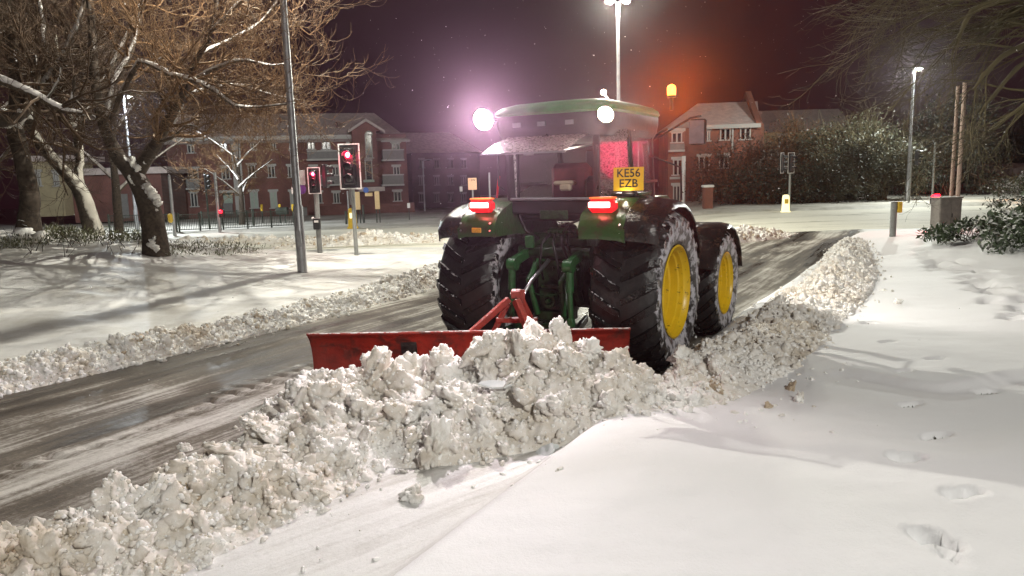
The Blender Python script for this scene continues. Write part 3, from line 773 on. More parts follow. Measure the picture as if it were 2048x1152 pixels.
# ------------------------------------------------------------------ the tractor (its own frame: x right, y forward, z up; origin under the rear axle)
TR = thing('tractor', (0.663, 8.629, 0.0), 'big green farm tractor with yellow wheels clearing snow, seen from behind', 'tractor', -0.512)
TM = Matrix.Translation(TR.location) @ Matrix.Rotation(-0.512, 4, 'Z'); TI = TM.inverted()
def LP(px, py, Y): return TI @ ray(px, py, Y)
def part(mb, name, m, parent=None, smooth=False, angle=None, **kw):
    o = mb.build(name, m, parent or TR, smooth, angle)
    if kw.get('label'): o['label'] = kw['label']
    return o
def wheel(name, lat, u, R, w, rr, side, nl, lugh):
    c = (lat, u, R)
    s = side
    h = w / 2
    k = rr / 0.494
    rim = MB().lathe([(s * h * .90, rr * 1.02), (s * h * .92, rr * .985), (s * h * .78, rr * .965), (s * h * .72, rr * .925), (s * h * .60, rr * .915), (s * h * .56, rr * .885), (s * h * .34, rr * .875), (s * h * .30, rr * .835), (s * h * .05, rr * .82), (-s * h * .02, rr * .78), (-s * h * .22, rr * .76), (-s * h * .26, rr * .66),
                      (-s * h * .16, rr * .60), (-s * h * .14, rr * .30), (s * h * .05, rr * .26), (s * h * .07, rr * .10), (s * h * .07, 0.001)], (0, 0, 0), (1, 0, 0), 56)
    wh = rim.build(name, M['yellow'], TR, False, 35); wh.location = c
    MB().lathe([(-s * h * .88, rr * 1.02), (-s * h * .80, rr * .94), (-s * h * .35, rr * .84), (-s * h * .35, .001)], (0, 0, 0), (1, 0, 0), 40).build('rim_back', M['grime'], wh, False, 40)
    nut = None
    for q in range(8):
        a_ = 2 * math.pi * q / 8
        if nut is None: nut = MB().lathe([(0, .020), (.03, .020), (.03, .001)], (0, 0, 0), (s, 0, 0), 6).build('wheel_nut', M['yellow'], wh); o_ = nut
        else: o_ = copy_obj(nut, wh)
        o_.location = (-s * h * .15, rr * .45 * math.cos(a_), rr * .45 * math.sin(a_))
    prof = [(-.80, rr * 1.00), (-.93, rr + (R - rr) * .16), (-1.0, rr + (R - rr) * .42), (-.98, rr + (R - rr) * .70), (-.86, R - lugh - .02), (-.5, R - lugh), (0, R - lugh + .006), (.5, R - lugh), (.86, R - lugh - .02), (.98, rr + (R - rr) * .70), (1.0, rr + (R - rr) * .42), (.93, rr + (R - rr) * .16), (.88, rr + .012), (.80, rr * 1.00)]
    ty = MB().lathe([(a * h, r) for a, r in prof], (0, 0, 0), (1, 0, 0), 72).build('tyre', M['tyre_side'], wh, False, 50)
    # one chevron lug, then copies turned round the wheel
    def lugmesh(sg):
        mb = MB(); n = 4; rows_in = []; rows_out = []
        top = []; bot = []
        for i in range(n + 1):
            t = i / n; lat_ = sg * h * (0.02 + 0.97 * t); ang = 0.26 * t ** 1.15 * (0.85 / R)
            hw = (0.030 + 0.012 * t) / R * 1.0
            rt = R - 0.002 - (0.0 if t < .75 else (t - .75) * 0.28 * (R / .87)); rb = R - lugh - 0.03 - (0 if t < .75 else (t - .75) * .34)
            top.append([Vector((lat_, rt * math.sin(ang - hw), rt * math.cos(ang - hw))), Vector((lat_, rt * math.sin(ang + hw), rt * math.cos(ang + hw)))])
            bot.append([Vector((lat_, rb * math.sin(ang - hw * 1.5), rb * math.cos(ang - hw * 1.5))), Vector((lat_, rb * math.sin(ang + hw * 1.5), rb * math.cos(ang + hw * 1.5)))])
        vs = []
        for i in range(n + 1): vs += [top[i][0], top[i][1], bot[i][1], bot[i][0]]
        fs = []
        for i in range(n):
            a = 4 * i
            for q in range(4): fs.append((a + q, a + (q + 1) % 4, a + 4 + (q + 1) % 4, a + 4 + q))
        fs += [(0, 1, 2, 3), (4 * n + 3, 4 * n + 2, 4 * n + 1, 4 * n)]
        return mb.add(vs, fs)
    for sg in (-1, 1):
        first = lugmesh(sg).build('tread_lug', M['lug'], wh); 
        for i in range(nl):
            o = first if i == 0 else copy_obj(first, wh)
            o.rotation_euler = (2 * math.pi * (i + (0.5 if sg > 0 else 0)) / nl, 0, 0)
    return wh
wheel('rear_wheel', 0.95, 0, .87, .74, .500, 1, 22, .045)
wheel('rear_wheel', -0.95, 0, .87, .74, .500, -1, 22, .045)
wheel('front_wheel', 1.13, 1.95, .69, .48, .40, 1, 20, .035)
wheel('front_wheel', -1.13, 1.95, .69, .48, .40, -1, 20, .035)
# wheel nuts on the right wheels, snow packed on the tyre
# axles and chassis
mb = MB().lathe([(-.62, .13), (-.40, .16), (-.28, .24), (.28, .24), (.40, .16), (.62, .13)], (0, 0, .87), (1, 0, 0), 20, True); part(mb, 'rear_axle', M['grime'], smooth=False, angle=40)
mb = MB().box((0, .02, 1.00), (.56, .72, .62), bev=.06).box((0, -.10, 1.38), (.70, .44, .26), bev=.05).box((0, -.30, .72), (.40, .26, .42), bev=.04); part(mb, 'gearbox_housing', M['greasy'], angle=40)
mb = MB().lathe([(-.44, .075), (.44, .075)], (0, -.34, 1.30), (1, 0, 0), 16, True); part(mb, 'rockshaft', M['greasy'], angle=40)
for s in (-1, 1):
    l0 = .33 * s
    mb = MB().bar((l0, -.34, 1.30), (l0 * 1.02, -.72, 1.22), .06, .11, .01).lathe([(-.05, .07), (.05, .07)], (l0 * 1.02, -.72, 1.20), (1, 0, 0), 12, True); part(mb, 'lift_arm', M['bgreen'], angle=40)
    mb = MB().tube([(l0 * 1.02, -.72, 1.16), (l0 * 1.1, -.74, .60)], .030, 10).tube([(l0 * 1.05, -.72, 1.16), (l0 * 1.07, -.735, .92)], .042, 12).box((l0 * 1.1, -.74, .60), (.07, .07, .10), bev=.01); part(mb, 'lift_rod', M['bgreen'], angle=40)
    mb = MB().tube([(s * .22, -.34, 1.22), (s * .20, -.62, 1.02), (s * .16, -.50, .62)], .034, 10); part(mb, 'lift_cylinder', M['bgreen'], angle=40)
    mb = MB().bar((s * .26, -.10, .52), (s * .42, -.92, .46), .045, .09, .01).sphere((s * .42, -.93, .46), .055, 10, 6); part(mb, 'lower_link', M['greasy'], angle=40)
mb = MB().lathe([(0, .11), (-.03, .11), (-.03, .085), (-.12, .08), (-.12, .05), (-.02, .05)], (0, -.42, .78), (0, 1, 0), 24).lathe([(-.02, .022), (-.16, .022)], (0, -.42, .78), (0, 1, 0), 10, True); part(mb, 'power_take_off', M['greasy'], angle=40)
mb = MB().box((0, -.45, .93), (.26, .05, .05), bev=.01).box((0, -.43, .60), (.34, .10, .12), bev=.02).box((.0, -.46, .49), (.20, .14, .05), bev=.01).bar((0, -.2, .42), (0, -.75, .40), .09, .04, .01); part(mb, 'drawbar', M['greasy'], angle=40)
mb = MB()
for i in range(6):
    mb.lathe([(0, .022), (-.05, .022), (-.05, .015), (-.08, .015)], (-.05 + .052 * i, -.33, 1.52), (0, 1, -.15), 10, True)
mb.box((.08, -.30, 1.52), (.34, .06, .10), bev=.01); part(mb, 'hydraulic_coupler_block', M['greasy'], angle=40)
for i, (x0, x1, z1) in enumerate([(-.04, -.12, 1.0), (.03, .10, .95), (.11, .24, 1.05), (.18, .30, .9)]):
    mb = MB().tube([(x0, -.40, 1.50), (x0 * .6 + x1 * .4, -.52, 1.42), (x1, -.50, 1.2), (x1 * .9, -.44, z1)], .014, 8); part(mb, 'hydraulic_hose', M['black'], smooth=True)
mb = MB().bar((.19, -.36, 1.10), (.34, -.42, .72), .07, .07, .01).bar((-.10, -.40, 1.20), (.12, -.42, 1.18), .03, .05).tube([(-.25, -.55, .88), (0, -.62, .84), (.22, -.60, .90)], .010, 6); part(mb, 'check_strut', M['greasy'])
for x in (-.26, -.15, -.02, .06, .18, .27):
    mb = MB().box((x, -.345, 1.30 - abs(x) * .3), (.035 + abs(x) * .08, .04, .12), bev=.008).lathe([(0, .02), (-.04, .02)], (x, -.36, 1.12), (0, 1, 0), 8, True); part(mb, 'bracket', M['bgreen'] if x in (-.15, .06, .18) else M['greasy'])
# cab floor, sub frame
mb = MB().box((0, .42, 1.74), (1.00, 1.4, .20), bev=.04).box((0, -.36, 1.80), (1.06, .07, .16), bev=.02); part(mb, 'cab_floor', M['black'], angle=40)
mb = MB().box((0, -.40, 1.895), (1.04, .05, .03), bev=.01); part(mb, 'rear_sill', M['grey'])
# fenders: green inner part with a black outer extension
FP = [(-.80, 1.50), (-.815, 1.62), (-.74, 1.73), (-.60, 1.80), (-.38, 1.87), (-.10, 1.90), (.20, 1.88), (.45, 1.80), (.66, 1.66), (.82, 1.46), (.92, 1.22)]
for s in (-1, 1):
    rows = []
    for (u, z) in FP: rows.append([(s * .50, u, z), (s * .70, u, z + .005), (s * .90, u * .995, z - .005), (s * .99, u * .985, z - .03)])
    part(MB().shell(rows, .022), 'fender', M['green'], angle=50)
    inner = [(s * .505, u, z) for (u, z) in FP] + [(s * .505, .75, 1.20), (s * .505, 0.6, 1.40), (s * .505, -.3, 1.50)]
    part(MB().prism(inner, (s * .02, 0, 0)), 'fender_side', M['green'])
    rows = []
    for i, (u, z) in enumerate(FP):
        du, dz = u, z - .87; L = math.hypot(du, dz); k = .97 / L
        fo = lambda l, k_, dz_=0: (s * l, u * k_, .87 + dz * k_ + dz_)
        rows.append([fo(.97, .985), fo(1.10, .975), fo(1.22, .955), fo(1.29, .925), fo(1.31, .885)])
    part(MB().shell(rows, .015), 'fender_extension', M['blackwet'], angle=60)
    # tail lamp: red housing on the fender with a bright lens
    c = Vector((s * .72, -.70, 1.835))
    hs = part(MB().box(c, (.30, .15, .145), bev=.045), 'tail_lamp', M['redlens'], angle=30)
    part(MB().box(c + Vector((0, .005, .078)), (.27, .115, .022), bev=.01), 'lamp_cap', M['orangelens'], hs)
    part(MB().box(c + Vector((-.01 * s, -.076, .012)), (.235, .022, .058), bev=.008), 'lens', M['e_red'], hs)
    part(MB().box(c + Vector((s * .02, .06, -.06)), (.12, .08, .10), bev=.02), 'lamp_foot', M['black'], hs)
part(MB().box((-.72, -.835, 1.575), (.12, .02, .055), bev=.006), 'reflector', M['amberrefl'], label='amber rectangle reflector on the left mudguard')
# front mudguards
for s in (-1, 1):
    rows = []
    for i in range(9):
        a = math.radians(20 + 150 * i / 8)
        r = .78
        rows.append([(s * l, 1.95 - r * math.cos(a) * (1.0), .69 + (r - e) * math.sin(a)) for l, e in ((.93, .0), (1.05, .0), (1.25, .0), (1.36, .02), (1.385, .06))])
    part(MB().shell(rows, .012), 'front_mudguard', M['blackwet'], angle=60)
    part(MB().bar((s * .60, 1.95, 1.2), (s * 1.05, 1.95, 1.45), .05), 'mudguard_bracket', M['black'])
part(MB().box((0, 1.95, .69), (1.8, .18, .16), bev=.03), 'front_axle', M['grime'])
part(MB().box((0, 1.7, 1.05), (.50, 1.6, .50), bev=.08), 'engine', M['greasy'])
hood = part(MB().box((0, 2.15, 1.55), (.74, 1.75, .50), bev=.12), 'bonnet', M['green'], angle=40)
part(MB().box((.55, .85, .95), (.34, .80, .50), bev=.10), 'fuel_tank', M['black'], angle=40)
part(MB().tube([(.43, 1.5, 1.5), (.43, 1.5, 2.35), (.43, 1.45, 2.5)], .05, 12), 'exhaust_pipe', M['grime'], angle=40)
# cab frame
def pillar(p, q, w, h, name='cab_pillar'): return part(MB().bar(p, q, w, h, .012), name, M['black'])
ZB, ZT = 1.88, 2.62
PR = {s: dict(rear=((s * .52, -.37, ZB), (s * .53, -.40, ZT)), mid=((s * .73, .16, ZB), (s * .70, .10, ZT)), front=((s * .60, 1.22, ZB - .1), (s * .62, 1.05, ZT))) for s in (-1, 1)}
for s in (-1, 1):
    pillar(*PR[s]['rear'], .075, .075); pillar(*PR[s]['mid'], .05, .05); pillar(*PR[s]['front'], .06, .06)
    # quarter window and door glass: curved panes between the pillars
    def pane(a, b_, bulge, name, m):
        rows = []
        for i in range(5):
            t = i / 4; r = []
            for j in range(7):
                v = j / 6
                p0 = Vector(a[0]).lerp(Vector(a[1]), t); p1 = Vector(b_[0]).lerp(Vector(b_[1]), t)
                p = p0.lerp(p1, v); p += Vector((s * bulge * math.sin(math.pi * v) * 1.0, 0, 0)); r.append(p)
            rows.append(r)
        return part(MB().grid(rows), name, m, smooth=True)
    pane(PR[s]['rear'], PR[s]['mid'], .05, 'quarter_window', M['wetglass'])
    pane(PR[s]['mid'], PR[s]['front'], .06, 'door_window', M['glass'])
    part(MB().bar((s * .74, .95, 2.05), (s * .76, .20, 2.05), .02, .03), 'door_handle', M['black'])
pane_f = MB().grid([[(-.58, 1.22, ZB - .1), (0, 1.30, ZB - .1), (.58, 1.22, ZB - .1)], [(-.60, 1.06, ZT), (0, 1.12, ZT), (.60, 1.06, ZT)]]); part(pane_f, 'windscreen', M['glass'], smooth=True)
# roof: black fascia and a green cap
def rounded(l0, l1, u0, u1, z, r, n=5, bow=0.0):
    pts = []
    for (cx_, cy_, a0) in ((l1 - r, u1 - r, 0), (l0 + r, u1 - r, 90), (l0 + r, u0 + r, 180), (l1 - r, u0 + r, 270)):
        for i in range(n + 1):
            a = math.radians(a0 + 90 * i / n); pts.append((cx_ + r * math.cos(a), cy_ + r * math.sin(a), z))
    return pts
def loft(rings, cap=True):
    mb = MB(); K = len(rings[0]); vs = [p for r in rings for p in r]
    fs = [(i * K + j, i * K + (j + 1) % K, (i + 1) * K + (j + 1) % K, (i + 1) * K + j) for i in range(len(rings) - 1) for j in range(K)]
    if cap: fs += [tuple(range(K))[::-1], tuple((len(rings) - 1) * K + j for j in range(K))]
    return mb.add(vs, fs)
fas = [rounded(-.60 - a, .60 + a, -.40 - a, 1.20 + a, z, .16) for a, z in ((-.02, 2.53), (.04, 2.55), (.075, 2.62), (.09, 2.72), (.09, 2.80), (.07, 2.815))]
part(loft(fas), 'roof_fascia', M['black'], angle=30)
cap_ = []
for a, z in ((.095, 2.80), (.115, 2.825), (.10, 2.86), (.05, 2.895), (-.06, 2.925), (-.30, 2.945)):
    cap_.append([(x, y, zz + .035 * max(0, 1 - ((y - .4) / .9) ** 2) * (z > 2.84)) for x, y, zz in rounded(-.60 - a, .60 + a, -.40 - a, 1.20 + a, z, .2)])
part(loft(cap_), 'roof', M['greencap'], angle=35)
part(MB().box((0, .4, 2.592), (1.15, 1.5, .02)), 'headliner', M['liner'])
for x in (-.35, -.05, .28): part(MB().box((x, -.525, 2.70), (.10, .012, .05), bev=.004), 'roof_vent', M['grey'])
# rear window swung open, with its gas struts
hinge = 2.60
rows = []
for i in range(5):
    t = i / 4
    rows.append([(-.50 + .98 * j / 6, -.44 - .62 * t, hinge - .02 - .20 * t + .02 * math.sin(math.pi * t)) for j in range(7)])
rw = part(MB().grid(rows), 'rear_window', M['wetglass'], smooth=True, label='rear window swung up and open')
part(MB().bar((-.50, -1.06, 2.385), (.48, -1.06, 2.385), .012, .02), 'glass_edge', M['grey'], rw)
for x in (-.42, .42):
    part(MB().tube([(x, -.98, 2.40), (x * 1.15, -.42, 2.46)], .011, 8), 'gas_strut', M['chrome'], rw)
for x in (-.15, -.08): part(MB().lathe([(0, .014), (-.03, .014)], (x, -1.03, 2.39), (0, 0, 1), 8, True), 'window_knob', M['black'], rw)
# inside the cab
st = part(MB().box((0, .12, 2.02), (.50, .14, .52), bev=.06).box((.0, .35, 1.86), (.50, .50, .14), bev=.05), 'driver_seat', M['seat'], angle=40)
part(MB().box((.0, -.06, 2.06), (.26, .10, .05), bev=.02).box((.02, -.08, 2.01), (.14, .08, .08), bev=.02), 'seat_bracket', M['cream'])
part(MB().box((.38, .10, 2.00), (.20, .60, .26), bev=.05), 'side_console', M['black'])
part(MB().lathe([(-.012, .17), (.012, .18), (.012, .20), (-.012, .21), (-.012, .17)], (0, .80, 2.16), (0, -.5, .85), 24), 'steering_wheel', M['black'], smooth=True)
part(MB().bar((0, .98, 1.7), (0, .80, 2.14), .07, .07, .02), 'steering_column', M['black'])
part(MB().box((-.33, -.30, 2.43), (.13, .02, .11), bev=.02), 'cab_mirror', M['grey'])
part(MB().box((.12, .45, 2.28), (.16, .03, .30), bev=.02), 'seat_headrest', M['black'])
part(MB().tube([(-.10, -.47, 2.52), (-.02, -.52, 2.42), (.06, -.78, 2.45)], .009, 6).bar((-.12, -.80, 2.44), (.22, -.80, 2.45), .012, .018), 'rear_wiper', M['black'], rw)
part(MB().lathe([(0, .035), (-.05, .03)], (-.02, -.47, 2.56), (0, 1, 0), 12, True), 'wiper_motor', M['black'])
for s in (-1, 1):
    part(MB().tube([(s * .56, -.46, 2.45), (s * .60, -.52, 2.40), (s * .60, -.52, 2.05), (s * .56, -.46, 2.0)], .012, 8), 'grab_handle', M['black'], smooth=True)
    bt = None
    for q, (u_, z_) in enumerate(((-.80, 1.56), (-.79, 1.64), (-.60, 1.795), (-.25, 1.885))):
        for l_ in (.56, .94):
            if bt is None: bt = part(MB().lathe([(0, .013), (.010, .013), (.010, .001)], (0, 0, 0), (0, -.7, .7), 6), 'bolt', M['chrome']); o_ = bt
            else: o_ = copy_obj(bt, TR)
            o_.location = (s * l_, u_ - .012, z_ + .006)
part(MB().tube([(.10, -.36, 1.50), (.22, -.46, 1.62), (.42, -.44, 1.70), (.50, -.42, 1.86)], .013, 8), 'wiring_loom', M['black'], smooth=True)
part(MB().tube([(-.20, -.34, 1.45), (-.32, -.44, 1.55), (-.40, -.42, 1.72)], .015, 8), 'hydraulic_hose', M['black'], smooth=True)
part(MB().box((-.28, -.42, 1.42), (.10, .06, .14), bev=.01), 'valve_block', M['bgreen'])
part(MB().box((.02, -.405, 1.72), (.34, .02, .10), bev=.008), 'step_plate', M['greasy'])
# work lamps
def worklamp(c, aim, r, em, label, power, col, spot, beam=0):
    c = Vector(c); a = (Vector(aim) - c).normalized()
    hs = part(MB().lathe([(-.06, .03), (-.05, r * .8), (.0, r * 1.08), (.025, r * 1.08), (.025, r)], c, a, 20, False).sphere(c - a * .05, r * .6, 12, 8), 'work_lamp', M['black'], smooth=True, label=label)
    part(MB().lathe([(.020, .001), (.022, r * .97), (.012, r)], c, a, 20), 'lens', em, hs)
    part(MB().bar(c - a * .05, c + Vector((0, .10, -.04)) - a * .03, .03, .03), 'bracket', M['black'], hs)
    lamp('work_light', c + a * .06, power, col, .06, spot, c + a * 3, .5, TR)
    if beam:       # added spot aimed near the camera, makes a halo in the haze
        lamp('work_lamp_halo_spot', c + a * .06, beam, (1, .62, .86) if beam > 2000 else (1, .85, .8), .06, 44, c + (TI @ Vector((.3, 0, 3.2)) - c), 1.0, TR)
worklamp((-.78, -.50, 2.79), (-.10, -6, 1.2), .115, M['e_white'], 'very bright rear work lamp on the left roof corner', 450, (1, .88, .95), 140, 6000)
worklamp((.69, -.52, 2.76), (1.1, -6, .4), .085, M['e_warm'], 'bright rear work lamp on the right roof corner', 70, (1, .92, .78), 130, 1300)
worklamp((.50, 1.40, 2.74), (5, 5.6, 0), .06, M['e_warm'], 'front corner work lamp shining over the right verge', 420, (1, .93, .85), 75)
worklamp((-.70, 1.24, 2.74), (-4, 9, 0), .06, M['e_warm'], 'front corner work lamp over the left side of the road', 120, (1, .93, .85), 90)
part(MB().bar((-.60, -.40, 2.78), (-.80, -.47, 2.80), .05, .05, .008), 'lamp_bracket', M['black'])
# roof beacon on its stem, small roof lamps, aerial
bc = LP(1343, 182, 9.0)
bp_ = part(MB().tube([(bc.x, bc.y, 2.86), (bc.x, bc.y, bc.z - .07)], .020, 10).lathe([(-.075, .05), (-.05, .055)], bc, (0, 0, 1), 16, True), 'beacon', M['black'], smooth=False)
part(MB().lathe([(-.05, .048), (.03, .052), (.06, .042), (.075, .015), (.078, .001)], bc, (0, 0, 1), 18), 'beacon_lens', M['e_amber'], bp_, smooth=True)
lamp('beacon_light', bc + Vector((0, 0, .0)), 420, (1, .22, .015), .05, parent=TR)
lamp('beacon_halo_spot', bc + Vector((0, -.07, .0)), 3600, (1, .17, .005), .05, 44, bc + (TI @ Vector((.3, 0, 3.4)) - bc), 1.0, TR)  # second spot added towards the camera for an orange halo in the haze
sb = LP(1098, 207, 8.9)
part(MB().sphere((sb.x, sb.y, 2.95), .045, 12, 6, (1.4, 1, .5)), 'roof_marker_lamp', M['e_red'], smooth=True)
ab = LP(1212, 190, 8.8)
part(MB().tube([(ab.x + .02, ab.y, 2.92), (ab.x + .02, ab.y, 3.0), (ab.x - .03, ab.y, 3.06)], .006, 6).sphere((ab.x - .03, ab.y, 3.07), .032, 12, 8), 'roof_aerial_lamp', M['e_warm'], smooth=True)
# mirror on its arm
mc = LP(1396, 264, 9.25)
arm = part(MB().tube([(.62, 1.1, 2.52), (mc.x - .1, mc.y + .02, mc.z + .17), (mc.x + .04, mc.y, mc.z + .19)], .014, 8), 'mirror_arm', M['black'], smooth=True)
mr_ = MB().box(mc, (.20, .045, .31), Matrix.Rotation(.35, 3, 'Z'), .03); part(mr_, 'wing_mirror', M['black'], arm, angle=40)
part(MB().box(mc + Vector((-.012, -.028, 0)), (.175, .006, .28), Matrix.Rotation(.35, 3, 'Z'), .002), 'mirror_glass', mat_plain('frosted_mirror_glass', (.16, .16, .18), .35, var=.25, scale=12, bmp=.3), arm)
mc2 = Vector((-mc.x, mc.y, mc.z)); part(MB().tube([(-.62, 1.1, 2.52), (mc2.x + .1, mc2.y, mc2.z + .17)], .014, 8).box(mc2, (.20, .045, .31), Matrix.Rotation(-.35, 3, 'Z'), .03), 'mirror_arm', M['black'])
# marker pole with lamp beside the right front corner
g0 = LP(1362, 335, 9.3); g1 = LP(1363, 400, 9.3)
part(MB().tube([(.64, 1.0, 2.35), g0, (g1.x, g1.y, g1.z)], .012, 6), 'side_rail', M['black'], smooth=True)
part(MB().sphere(LP(1364, 411, 9.3), .03, 10, 6).box(LP(1364, 420, 9.32), (.05, .05, .10), bev=.01), 'side_marker_lamp', M['e_red'], smooth=True)
# number plate
pc = LP(1257, 358, 7.93)
RPm = Matrix.Rotation(math.radians(14), 3, 'Z') @ Matrix.Rotation(math.radians(-6), 3, 'X')
pl = part(MB().box((0, 0, 0), (.315, .008, .245), None, .003), 'number_plate', M['plate']); pl.location = pc; pl.rotation_euler = RPm.to_euler()
def text(s, size, loc, rot, m, parent, name='lettering', align='CENTER', ext=.0008, sx=1.0):
    cu = bpy.data.curves.new(name, 'FONT'); cu.body = s; cu.size = size; cu.align_x = align; cu.align_y = 'CENTER'; cu.extrude = ext; cu.offset = size * 0.012; cu.resolution_u = 3
    tmp = bpy.data.objects.new('tmp', cu); COL.objects.link(tmp); bpy.context.view_layer.update()
    me = bpy.data.meshes.new_from_object(tmp.evaluated_get(bpy.context.evaluated_depsgraph_get())); bpy.data.objects.remove(tmp)
    me.materials.clear(); me.materials.append(m); o = bpy.data.objects.new(name, me); link_obj(o, parent); o.location = loc; o.rotation_euler = rot; o.scale = (sx, 1, 1)
    return o
text('KE56', .122, (0.0, -.006, .058), (math.pi / 2, 0, 0), M['ink'], pl, sx=.95)
text('EZB', .122, (0.0, -.006, -.050), (math.pi / 2, 0, 0), M['ink'], pl, sx=.95)
part(MB().box(pc + Vector((0, .03, -.15)), (.16, .10, .05), bev=.02).bar(pc + Vector((0, .03, -.15)), pc + Vector((0.0, .20, -.22)), .08, .05), 'plate_bracket', M['black'])
lamp('plate_light', pc + Vector((.0, -.07, -.135)), 0.55, (1, .92, .75), .01, parent=TR)
lamp('tail_light', (-.72, -.80, 1.84), 3.0, (1, .12, .10), .05, parent=TR)
lamp('tail_light', (.72, -.80, 1.84), 3.0, (1, .12, .10), .05, parent=TR)
part(MB().box((.75, -.05, 1.925), (.42, .34, .035), bev=.012), 'fender_toolbox', M['bgreen'])

# ------------------------------------------------------------------ the plough blade on its A frame
BL = thing('snow_plough', (-2.04, 7.28, 0.0), 'long red curved plough blade on a triangular hitch frame behind the tractor', 'snow plough blade', math.atan2(-.15, 3.18))
prof = [(-.02, .665), (.0, .66), (.055, .59), (.105, .49), (.13, .38), (.13, .26), (.10, .15), (.05, .06)]
rows = [[(x, y, z) for x in np.linspace(0, 3.18, 13)] for (y, z) in prof]
MB().shell(rows, .014).build('blade_plate', M['red'], BL, False, 50)
MB().bar((0, -.022, .668), (3.18, -.022, .668), .03, .022, .005).build('blade_lip', M['red'], BL)
MB().box((1.59, .045, .05), (3.18, .02, .10)).build('cutting_edge', M['grime'], BL)
for x in (0.006, 3.174): MB().prism([(x - .008, y, z) for y, z in prof] + [(x - .008, .17, .06), (x - .008, .17, .60)], (.016, 0, 0)).build('end_plate', M['red'], BL)
MB().box((.99, .095, .50), (.16, .015, .14), Matrix.Rotation(.25, 3, 'X')).build('patch_plate', M['grime'], BL)['label'] = 'black patch plate on the red blade face'
BI = (Matrix.Translation(BL.location) @ Matrix.Rotation(BL.rotation_euler.z, 4, 'Z')).inverted()
def LB(px, py, Y): return BI @ ray(px, py, Y)
ap = LB(1030, 592, 7.72)
hb = MB().box(ap + Vector((.01, .02, .02)), (.10, .16, .08), bev=.008).box(ap + Vector((.06, -.02, .0)), (.09, .02, .14), bev=.004)
hb.build('hitch_head', M['redframe'], BL)
MB().lathe([(-.07, .014), (.09, .014)], ap + Vector((0.02, 0.0, .02)), (1, 0, 0), 10, True).build('hitch_pin', M['chrome'], BL)
for q0, q1, Y0, Y1, w in (((1018, 598), (930, 676), 7.70, 7.50, .062), ((1032, 600), (1070, 690), 7.66, 7.45, .070), ((1044, 600), (1092, 700), 7.80, 7.75, .055), ((1016, 606), (975, 690), 7.85, 7.80, .055)):
    MB().bar(LB(*q0, Y0), LB(*q1, Y1), w, w, .006).build('frame_leg', M['redframe'], BL)
MB().bar(LB(992, 640, 7.83), LB(1075, 640, 7.80), .08, .05, .006).build('cross_bar', M['redframe'], BL)
MB().bar((1.0, .35, .38), (2.6, .32, .38), .12, .12, .01).build('slew_beam', M['redframe'], BL)
MB().tube([LB(1045, 590, 7.76), LB(1064, 560, 7.95), LB(1098, 520, 8.2)], .022, 8).build('top_link', M['chrome'], BL, True)

# ------------------------------------------------------------------ street furniture
M['galv'] = mat_plain('galvanised_steel', (0.33, 0.33, 0.34), 0.42, 0.55, var=0.25, scale=5, bmp=0.1)
M['post'] = mat_plain('grey_painted_post', (0.22, 0.23, 0.22), 0.5, var=0.2, scale=6)
M['signalblack'] = mat_snowed('black_signal_housing', (0.015, 0.015, 0.016), 0.45, thr=0.85, width=0.2, patch=0.2, nscale=20, bmp=0.1)
M['whiteedge'] = mat_plain('white_board_edge', (0.70, 0.68, 0.66), 0.5, var=0.08)
M['yellowbox'] = mat_plain('yellow_box_plastic', (0.62, 0.40, 0.03), 0.5, var=0.15)
M['rustpost'] = mat_plain('warm_brown_steel_pole', (0.40, 0.29, 0.23), 0.5, 0.2, var=0.2, scale=4)
M['e_signal'] = mat_emit('red_signal_glow', (1.0, 0.10, 0.22), 16)
M['e_deepred'] = mat_emit('deep_red_lens_glow', (1.0, 0.0, 0.035), 1.6, (.5, 0, .02))
M['e_redlamp'] = mat_emit('red_crossing_lamp', (1.0, 0.012, 0.03), 4)
M['e_street'] = mat_emit('white_street_lamp_glow', (0.93, 1.0, 0.93), 60)
M['e_orange'] = mat_emit('orange_street_lamp_glow', (1.0, 0.36, 0.08), 30)
M['darklens'] = mat_plain('unlit_signal_lens', (0.03, 0.03, 0.03), 0.15, var=0.1)
M['signpurple'] = mat_plain('purple_sign_face', (0.10, 0.03, 0.16), 0.5)
M['signblue'] = mat_plain('blue_sign_face', (0.05, 0.12, 0.40), 0.5)
M['signcream'] = mat_plain('cream_sign_face', (0.72, 0.52, 0.28), 0.5, var=0.1)
M['signorange'] = mat_plain('pale_orange_sign_face', (0.85, 0.50, 0.30), 0.5, var=0.06)
M['cabinet'] = mat_snowed('grey_brown_cabinet_paint', (0.17, 0.15, 0.13), 0.5, thr=0.9, width=0.2, patch=0.2, nscale=7, bmp=0.1)
M['rail'] = mat_plain('dark_green_railing_paint', (0.035, 0.045, 0.035), 0.5, var=0.2)
M['bollwhite'] = mat_plain('glowing_bollard_shell', (0.8, 0.75, 0.5), 0.5, var=0.1, emit=(1, .88, .45), es=0.9)

def place(px, Y, dz=0.0):
    d = ray_dir(px, 400); x = d.x * Y / d.y
    return Vector((x, Y, tz(x, Y) + dz))
def top_z(px, py, base): return ray(px, py, base.y).z
def post_thing(name, base, top_z_, r0, r1, label, cat, m, group=None, sleeve=True):
    t = thing(name, base, label, cat, 0, group)
    H = top_z_ - base.z
    pts = [(0, 0, -.1), (0, 0, H * .16), (0, 0, H * .165), (0, 0, H)] if sleeve else [(0, 0, -.1), (0, 0, H)]
    rr = [r0, r0, r0 * .78, r1] if sleeve else [r0, r1]
    MB().tube(pts, rr, 16).build('pole', m, t, False, 40)
    return t, H
